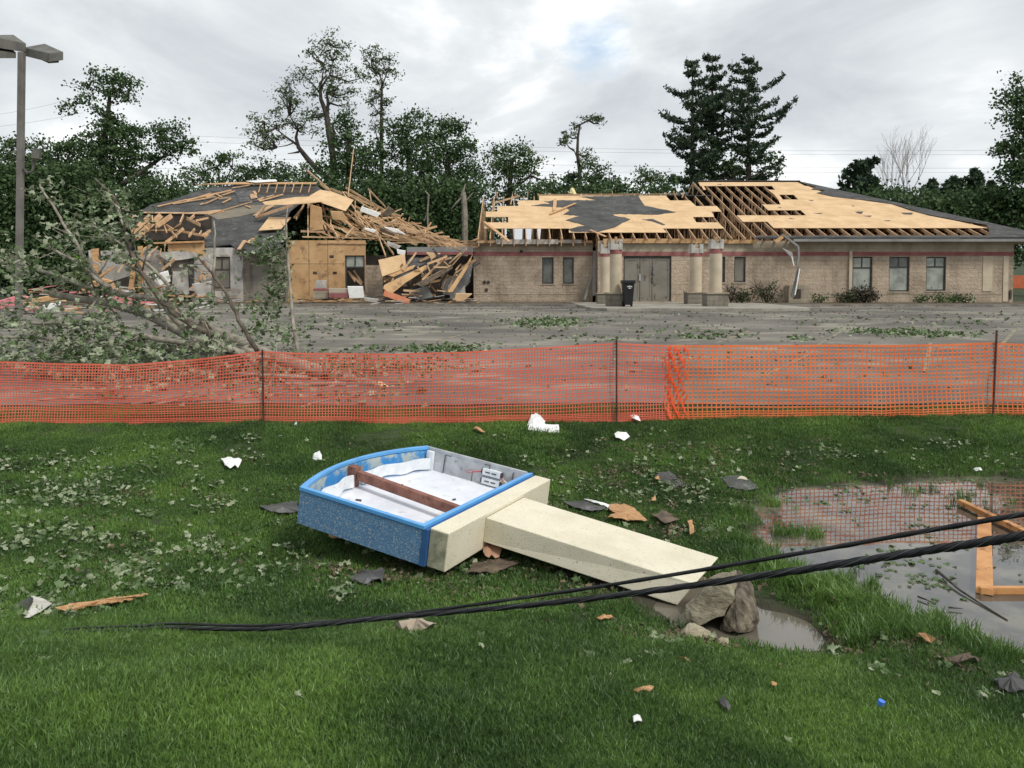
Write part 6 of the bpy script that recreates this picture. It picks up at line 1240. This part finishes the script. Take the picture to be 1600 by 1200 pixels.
pine('rightmost of the three tall pines behind the high roof, with sweeping right limbs', 58, 1170, 90, 420, [(88,5),(105,24),(125,26),(140,44),(150,40),(165,58),(185,66),(200,60),(215,40),(240,42),(270,40),(300,30),(340,10)], 3)
tree('broadleaf_tree', 'leafy mass filling the gap beneath the three tall pines', 57.5, [[(1150,420,.3),(1150,280,.2)]], [(1150,245,30,22),(1130,265,36,20),(1180,262,36,22),(1205,240,9,14),(1205,268,14,14),(1100,275,30,12),(1060,280,24,6),(1160,288,54,14)], m_lfd, dens=1.2, seed=19)
# right-hand side
pine('dark bushy pine above the hip of the high roof', 68, 1352, 252, 440, [(250,8),(260,20),(280,26),(295,34),(320,34),(360,20)], 4, whorls=16, nb=8, size=.36)
def bare(label, D, x, top, base, seed, spread, name='bare_tree', h0=.12):
    r = random.Random(seed); b_ = pix(x, base, D); b_.z = gz(b_.x, D); e = empty(name, b_, label, 'tree'); mb = MB(); tp = pix(x, top, D)
    def grow(p, d, ln, rad, k):
        q = p+d*ln; mid = p.lerp(q, .5)+Vector((r.uniform(-.06, .06), 0, r.uniform(-.04, .04)))*ln; mb.tube([p, mid, q], [rad, rad*.8, rad*.6], 5)
        if k == 0: return
        for _ in range(3 if k > 1 else 3):
            nd = (d+Vector((r.uniform(-1, 1)*spread, r.uniform(-1, 1)*spread, r.uniform(0, .35)))).normalized(); grow(q if _ else mid, nd, ln*r.uniform(.55, .8), rad*.55, k-1)
    H = tp.z-b_.z; grow(Vector(b_)-Vector((0, 0, .2)), Vector((0, 0, 1)), H*.58, h0, 0); st = Vector(b_)+Vector((0, 0, H*.5))
    for _ in range(4): grow(st+Vector((0, 0, _*.04*H)), Vector((r.uniform(-.5, .5)*spread*1.4, r.uniform(-.4, .4), 1)).normalized(), H*.2, h0*.6, 4)
    mb.build('trunk', m_lighttrunk, e); return e
bare('leafless grey tree with a spreading top above the right roof', 70, 1415, 225, 440, 3, .55, h0=.085); bare('narrow leafless tree just left of the spreading bare one', 69, 1387, 235, 440, 8, .3, h0=.06)
for (x, tp_, w_, lb, sd) in ((1457,283,16,'short conifer first in the row right of the bare trees',5),(1490,278,26,'wide conifer second in the row behind the right roof',6),(1523,266,24,'tallest spire-topped conifer in the row behind the right roof',7),(1548,286,14,'slim conifer last in the row, next to the big right-edge tree',8)):
    pine(lb, 72, x, tp_, 450, [(tp_,2),(tp_+12,w_*.45),(tp_+30,w_*.8),(tp_+60,w_*1.1),(tp_+110,w_)], sd, name='spruce', whorls=20, nb=9, size=.36, m=m_lfp)
for (x, y, rx, lb, sd) in ((1400,302,20,'low dark shrub tree in front of the bare trees',21),(1435,298,18,'low rounded tree beside the first row conifer',22)):
    tree('broadleaf_tree', lb, 70, [[(x,440,.2),(x,y+10,.12)]], [(x,y,rx,12),(x-4,y+20,rx,16),(x+4,y+40,rx,16)], m_lfd, dens=2.4, seed=sd)
tree('broadleaf_tree', 'large leafy tree at the right edge of the picture', 55, [[(1625,440,.45),(1622,300,.35),(1620,160,.2)]], B_([(940,140,30,24),(930,200,60,30),(880,240,50,24),(940,260,60,30),(900,320,50,36),(960,360,60,50),(890,440,60,36),(860,470,36,24),(930,480,60,50),(900,560,60,50),(960,560,60,60),(880,640,50,50),(930,700,70,70),(890,780,40,30),(940,830,60,36),(1000,240,70,70),(1040,420,80,90),(1040,640,90,110)], 1280, 80, 3), m_lfd, dens=4.4, seed=23, size=.34)
# snags and scrub behind the wreck
def snag(label, D, pls, bark=m_lighttrunk):
    x0, y0, _ = pls[0][0]; b_ = pix(x0, y0, D); b_.z = gz(b_.x, D); e = empty('dead_snag', b_, label, 'snag'); mb = MB()
    for k, pl in enumerate(pls):
        P = [pix(a, c_, D) for a, c_, _ in pl]
        if k == 0: P[0] = Vector((P[0].x, D, b_.z-.1))
        mb.tube(P, [q for _, _, q in pl], 7)
    mb.build('trunk', bark, e); return e
snag('snapped trunk with a pale forked splinter top between the buildings', 52, [[(727,420,.22),(726,330,.2),(724,300,.16)],[(725,318,.12),(722,305,.12),(727,288,.03)],[(722,308,.08),(712,318,.05),(705,327,.02)],[(727,315,.06),(740,300,.02)]])
snag('thin snapped stem left of the forked snag', 52, [[(669,400,.07),(668,330,.06),(670,305,.06),(664,298,.03)],[(668,330,.03),(663,345,.02)]])
r = np.random.default_rng(77); cc = []
for (x0, x1, y0, y1, n) in ((620,760,330,400,260),(-60,220,380,440,520),(640,770,360,440,260),(440,640,330,400,240),(840,1060,296,330,110),(1320,1600,330,400,260),(230,440,300,400,120),(-60,150,262,400,420),(120,330,300,400,260),(450,740,290,350,260),(1330,1600,305,360,160)):
    for _ in range(n):
        c = np.array(pix(r.uniform(x0, x1), r.uniform(y0, y1), r.uniform(55.5, 57.5))); cc.append(c+r.normal(size=(58, 3))*np.array([.65, .6, .45]))
foliage('undergrowth', np.concatenate(cc), .25, m_lfd, None, r); bpy.data.objects['undergrowth']['kind'] = 'stuff'; tag(bpy.data.objects['undergrowth'], 'dark tangled undergrowth of the wood behind the buildings', 'undergrowth')
tree('bright_bush', 'bright lime-green bush at the left end of the wreck', 45, [[(120,460,.05),(120,420,.04)]], [(120,408,10,12),(118,425,12,14),(126,436,10,10)], m_lfg, dens=6, clump=.3, seed=31, size=.18, cat='bush', limbs=False)
# shrubs along the tan wall
def shrub(label, x, y, w_, h, m, seed, twigs=6, dens=60, size=.10, Y=39.2, cl=.16):
    r = np.random.default_rng(seed); b_ = pix(x, y, Y); b_.z = 1.66; s = Y/FPX; e = empty('shrub', b_, label, 'shrub'); mb = MB(); pts = []
    for k in range(twigs):
        a = r.uniform(-1, 1); q = Vector((b_.x+a*w_*s/2, Y+r.uniform(-.3, .3), b_.z+h*s*r.uniform(.55, 1))); mid = Vector(b_).lerp(q, .5)+Vector((r.uniform(-.1, .1), 0, -.05)); mb.tube([Vector(b_)-Vector((0, 0, .05)), mid, q], [.025, .018, .007], 4); 
        for _ in range(3): mb.tube([mid.lerp(q, r.uniform(.2, .9)), mid.lerp(q, .8)+Vector((r.uniform(-.4, .4), r.uniform(-.2, .2), r.uniform(0, .3)))], [.012, .005], 4)
    mb.build('stem', m_bark, e)
    n = dens; u = r.normal(size=(n, 3)); u /= np.linalg.norm(u, axis=1)[:, None]; c = u*(r.random(n)**.4)[:, None]*np.array([w_*s/2, .4, h*s/2*.9])+np.array([b_.x, Y, b_.z+h*s*.42])
    P = np.concatenate([q+r.normal(size=(14, 3))*cl for q in c]); P = P[(P[:,2] > b_.z) & (P[:,1] < 39.95)]; foliage('crown', P, size, m, e, r); return e
m_shr = leafmat('shrub_leaf', (.03, .04, .02), (.09, .10, .05), .1, 4); m_shrd = leafmat('dried_shrub', (.04, .035, .025), (.12, .10, .07), .1, 4)
shrub('scraggly half-bare shrub by the wall right of the porch', 1198, 471, 44, 36, m_shr, 1, twigs=16, dens=34); shrub('low dark shrub right beside the front right column base', 1160, 472, 22, 16, m_shr, 2, dens=40); shrub('thin twiggy shrub against the narrow boarded window', 1142, 470, 22, 30, m_shrd, 3, twigs=12, dens=10)
shrub('round brown-green bush under the first big window', 1350, 470, 34, 24, m_shrd, 4, dens=110); shrub('low spreading shrub left of the round brown-green bush', 1324, 471, 34, 12, m_shr, 5, dens=50)
for k, (x, w_, h, lb) in enumerate(((1438,14,8,'small green tuft below the second big window'),(1467,12,10,'round green tuft below the third big window'),(1490,16,10,'loose green tuft right of the third big window'),(1508,14,6,'flat green tuft furthest right along the wall'),(1282,20,6,'flat weedy tuft right of the block pier'))): shrub(lb, x, 471, w_, h, m_lfm, 40+k, twigs=4, dens=16)
# orange fence on the far lawn at the right
fe = empty('distant_safety_fence', pix(1600, 455, 62), 'strip of orange safety fence on the far lawn past the building corner', 'fence')
mb = MB()
for i in range(14): mb.beam(pix(1575, 431+i*1.8, 62), pix(1720, 431+i*1.8, 62), .03, .055)
for i in range(60): mb.beam(pix(1575+i*2.4, 431, 62.02), pix(1575+i*2.4, 455, 62.02), .045, .02)
mb.build('mesh_panel', m_or, fe)

# ================================================================= FALLEN TREE behind the fence
m_limb = mat('grey_limb_bark', (.20, .18, .145), (.36, .325, .26), scale=5, rough=.9, bump=.5, world=True); m_limbd = mat('dark_limb_bark', (.06, .048, .035), (.14, .115, .085), scale=5, rough=.9, world=True)
m_sil = mat('silvery_underside_leaf', (.17, .21, .12), (.42, .455, .32), scale=7, rough=.7, world=True, trans=.2, lo=.35, hi=.65)
ft = empty('fallen_tree', pixg(600, 622), 'storm-felled maple lying behind the orange fence, silvery leaves spread to the left', 'tree')
LEAFP = []
rt = random.Random(5); rtn = np.random.default_rng(5)
def limb(pts, r0, r1, m=m_limb, name='limb', leaves=0, sub=0, spread=.5):
    r0 *= 1.35; r1 *= 1.3; P = [pix(a, b_, d) for a, b_, d in pts]; rad = [r0+(r1-r0)*i/(len(P)-1) for i in range(len(P))]
    Q = []; RR = []
    for i in range(len(P)-1):
        for k in range(3): Q.append(P[i].lerp(P[i+1], k/3)+Vector((rt.uniform(-1, 1), rt.uniform(-1, 1), rt.uniform(-1, 1)))*.025*(k > 0)); RR.append(rad[i]+(rad[i+1]-rad[i])*k/3)
    Q.append(P[-1]); RR.append(rad[-1]); mb = MB(); mb.tube(Q, RR, 7)
    for _ in range(sub):
        k = rt.randint(1, len(Q)-2); d = (Q[k+1]-Q[k-1]).normalized(); o = Vector((rt.uniform(-1, 1), rt.uniform(-1, 1), rt.uniform(-.6, 1))).normalized(); q = Q[k]+(d*.6+o*.8).normalized()*rt.uniform(.3, 1.0); mid = Q[k].lerp(q, .5)+o*.06
        mb.tube([Q[k], mid, q], [RR[k]*.45, RR[k]*.3, .004], 5); LEAFP.append((q, 5)); LEAFP.append((mid, 1))
    mb.build(name, m, ft, smooth=True)
    for _ in range(leaves):
        t = rt.uniform(.35, 1)*(len(Q)-1); k = int(min(t, len(Q)-2)); LEAFP.append((Q[k].lerp(Q[k+1], t-k)+Vector((rt.uniform(-1, 1), rt.uniform(-1, 1), rt.uniform(-1, .6)))*spread*.4, 7))
def c1(l, D0, D1): n = len(l); return [(a/3.75, 200+b_/3.75, D0+(D1-D0)*i/(n-1)) for i, (a, b_) in enumerate(l)]
limb([(640,625,15.2),(560,600,15.8),(470,572,16.5),(400,548,17.2),(340,520,17.8),(290,500,18.2)], .13, .10, name='trunk', sub=4)
limb([(400,556,16.6),(348,543,17),(310,532,17.4),(260,508,17.8),(218,488,18.2)], .10, .07, name='limb', sub=3)
limb(c1([(1240,1210),(1130,1160),(1010,1080),(930,990),(830,850),(790,770),(740,650),(720,560),(690,450),(640,370),(560,300)], 16.5, 19), .055, .02, m_limbd, leaves=14, sub=8)
limb(c1([(1110,1190),(1020,1110),(940,1010),(850,990),(700,975),(560,950),(400,890),(250,840),(100,790),(0,755)], 17, 20), .07, .025, leaves=30, sub=14)
limb([(300,512,17.8),(230,488,18.4),(150,470,19),(80,460,19.5)], .085, .06, name='limb', sub=2)
limb([(380,553,16),(330,540,16.3),(245,530,16.8),(170,512,17.4),(90,505,18),(10,505,18.5),(-40,500,19)], .06, .02, leaves=40, sub=16)
limb([(420,560,16),(355,556,16.2),(300,548,16.6),(240,545,17),(150,540,17.4),(60,528,17.8),(-20,526,18)], .05, .02, leaves=40, sub=16)
limb(c1([(600,920),(500,770),(440,660),(370,560),(310,450),(240,350),(235,310)], 18.5, 19.5), .04, .014, leaves=10, sub=7)
limb(c1([(1040,980),(900,830),(800,740),(680,660),(600,610),(520,560)], 17.5, 18.5), .035, .012, leaves=8, sub=6)
limb(c1([(780,760),(740,600),(690,480),(640,400)], 18, 18.5), .03, .01, leaves=8, sub=5)
limb(c1([(640,930),(560,880),(450,780),(330,720),(240,690)], 18, 19), .04, .015, leaves=12, sub=7)
limb([(402,548,16.3),(390,530,16.4),(372,500,16.7),(360,470,17),(340,440,17.2),(325,420,17.3),(310,402,17.4)], .04, .014, m_limbd, leaves=0, sub=4)
limb([(337,475,17.3),(333,455,17.3),(333,425,17.3),(336,400,17.4),(335,375,17.4),(334,345,17.5)], .035, .012, m_limb, sub=2)
limb([(20,580,15.6),(70,560,15.8),(120,540,16),(140,510,16.4)], .03, .01, leaves=10, sub=6)
limb([(540,600,15),(450,600,15.2),(360,606,15.4),(260,598,15.6),(160,600,15.8),(60,596,16)], .035, .012, leaves=16, sub=12)
limb([(560,604,15),(470,612,15.1),(380,622,15.2),(300,625,15.3)], .03, .01, leaves=10, sub=8); limb([(480,590,15.4),(400,585,15.6),(300,580,15.9),(200,572,16.2),(90,575,16.5)], .035, .012, leaves=20, sub=12)
limb([(650,626,14.7),(615,612,15),(585,600,15.2)], .045, .06, mat('raw_broken_wood', (.6, .42, .25), (.75, .58, .38), rough=.8), name='raw_break')
for _ in range(34):
    x0 = rt.uniform(-20, 520); y0 = rt.uniform(572, 640); ln = rt.uniform(60, 190); dy = rt.uniform(-26, 10); d0 = pixg(min(max(x0, -20), 700), y0).y; d0 = max(d0, 13.2)
    limb([(x0, y0, d0), (x0+ln*.5, y0+dy*.5-4, d0+.1), (x0+ln, y0+dy, d0+.2)], rt.uniform(.008, .022), .004, rt.choice([m_limb, m_limbd, m_limb]), name='twig', leaves=2, sub=1)
for (px, py, rx, ry, n) in ((60,300,16,14,8),(155,330,26,22,16),(180,300,16,12,8),(120,360,26,20,14),(75,390,26,18,14),(40,400,30,24,20),(20,440,30,30,30),(50,470,40,26,34),(100,440,30,24,20),(150,500,50,24,40),(60,520,60,24,60),(120,555,70,18,60),(200,540,60,20,44),(280,500,40,16,26),(330,470,26,12,14),(210,480,40,18,26),(300,540,44,14,26),(420,510,26,16,22),(180,375,20,20,10),(150,345,10,10,6),(205,350,14,16,8),(160,560,60,10,36),(20,560,50,16,40),(240,565,50,10,26),(350,530,40,10,16),(440,525,20,14,16),(280,460,20,14,10),(130,600,90,14,24),(330,605,120,16,24),(300,580,160,10,70),(560,575,70,8,40),(120,625,110,10,60),(480,600,90,10,40)):
    for _ in range(int(n*.34)):
        d = rt.uniform(16.2, 18.6) if py < 540 else rt.uniform(15.4, 17); p_ = pix(px+rt.gauss(0, rx*.55), py+rt.gauss(0, ry*.55), d)
        if p_.z < gz(p_.x, p_.y)+.05: p_.z = gz(p_.x, p_.y)+.08
        LEAFP.append((p_, 7))
pos = []
for c, n in LEAFP:
    for _ in range(n): pos.append(np.array(c)+rtn.normal(size=3)*np.array([.11, .11, .08]))
pos = np.array(pos); r = np.random.default_rng(3); kk = r.random(len(pos))
def leafset(nm, P, m, smin, smax):
    n = len(P); V = np.zeros((n, 11, 3)); rr_ = np.random.default_rng(n)
    for i in range(n):
        e = Matrix.Rotation(rr_.uniform(0, 6.28), 3, 'Z') @ Matrix.Rotation(rr_.normal(0, .9), 3, 'X'); V[i] = (LEAF[i % 12]*rr_.uniform(smin, smax))@np.array(e).T+P[i]
    F = (np.arange(n)[:, None, None]*11+FAN[None]).reshape(-1, 3); return quads_obj(nm, V.reshape(-1, 3), F, m, ft)
leafset('foliage', pos[kk < .68], m_sil, .05, .105); leafset('foliage', pos[kk >= .68], m_leafB, .05, .105)
# the snapped sapling hung with leaves in front of the OSB wall
sp = empty('snapped_sapling', pixg(466, 552), 'thin pale upright sapling hung with leaves in front of the OSB wall', 'tree')
mb = MB(); mb.tube([pix(466,552,16.6), pix(458,505,17), pix(454,460,17.2), pix(451,420,17.3), pix(448,380,17.4), pix(447,345,17.4), pix(450,320,17.4)], [.045,.04,.036,.032,.028,.018,.008], 7); mb.tube([pix(448,360,17.4), pix(438,345,17.3)], [.014,.006], 5); mb.tube([pix(452,430,17.3), pix(430,395,17.4), pix(412,375,17.3)], [.015,.012,.006], 5); mb.build('trunk', m_limb, sp, smooth=True)
P = np.concatenate([np.array(pix(a, b_, 17.4))+rtn.normal(size=(n, 3))*np.array([sx*.0145, .18, sy*.0145]) for a, b_, sx, sy, n in ((420,385,12,8,60),(430,410,10,14,110),(418,395,10,10,50),(432,440,10,14,110),(425,460,10,8,60),(405,380,8,6,30),(440,375,8,8,40),(385,398,8,4,22),(425,485,16,5,50),(395,482,14,4,26))])
leaf_save = ft; ft = sp; kk = r.random(len(P)); leafset('foliage', P[kk < .4], m_sil, .045, .085); leafset('foliage', P[kk >= .4], m_leafB, .045, .085); ft = leaf_save

# ================================================================= WIRES AND MAST
m_wire = mat('grey_wire', (.30, .31, .33), rough=.7)
for k, (ya, yb, sag) in enumerate(((190,150,10),(205,176,8),(205,232,14),(216,240,10),(240,262,8),(262,268,4))):
    P = []; x0, x1 = ((-150,130) if k < 2 else (150,1750)); 
    for i in range(13):
        t = i/12; P.append(pix(x0+(x1-x0)*t, ya+(yb-ya)*t+sag*4*t*(1-t), 150))
    mb = MB(); mb.tube(P, .022, 5); mb.build('overhead_wire', m_wire, label=['upper short power line over the left trees', 'lower short power line over the left trees', 'topmost of the long power lines across the sky', 'second of the long power lines across the sky', 'third of the long power lines across the sky', 'lowest of the long power lines across the sky'][k], cat='wire')
mb = MB(); mb.tube([pix(1143, 330, 90), pix(1143, 150, 90), pix(1144, 92, 90)], [.09, .06, .03], 6); mb.tube([pix(1139, 100, 90), pix(1139.5, 145, 90)], .02, 5); mb.build('radio_mast', m_wire, label='thin grey mast between the middle and right tall pines', cat='mast')
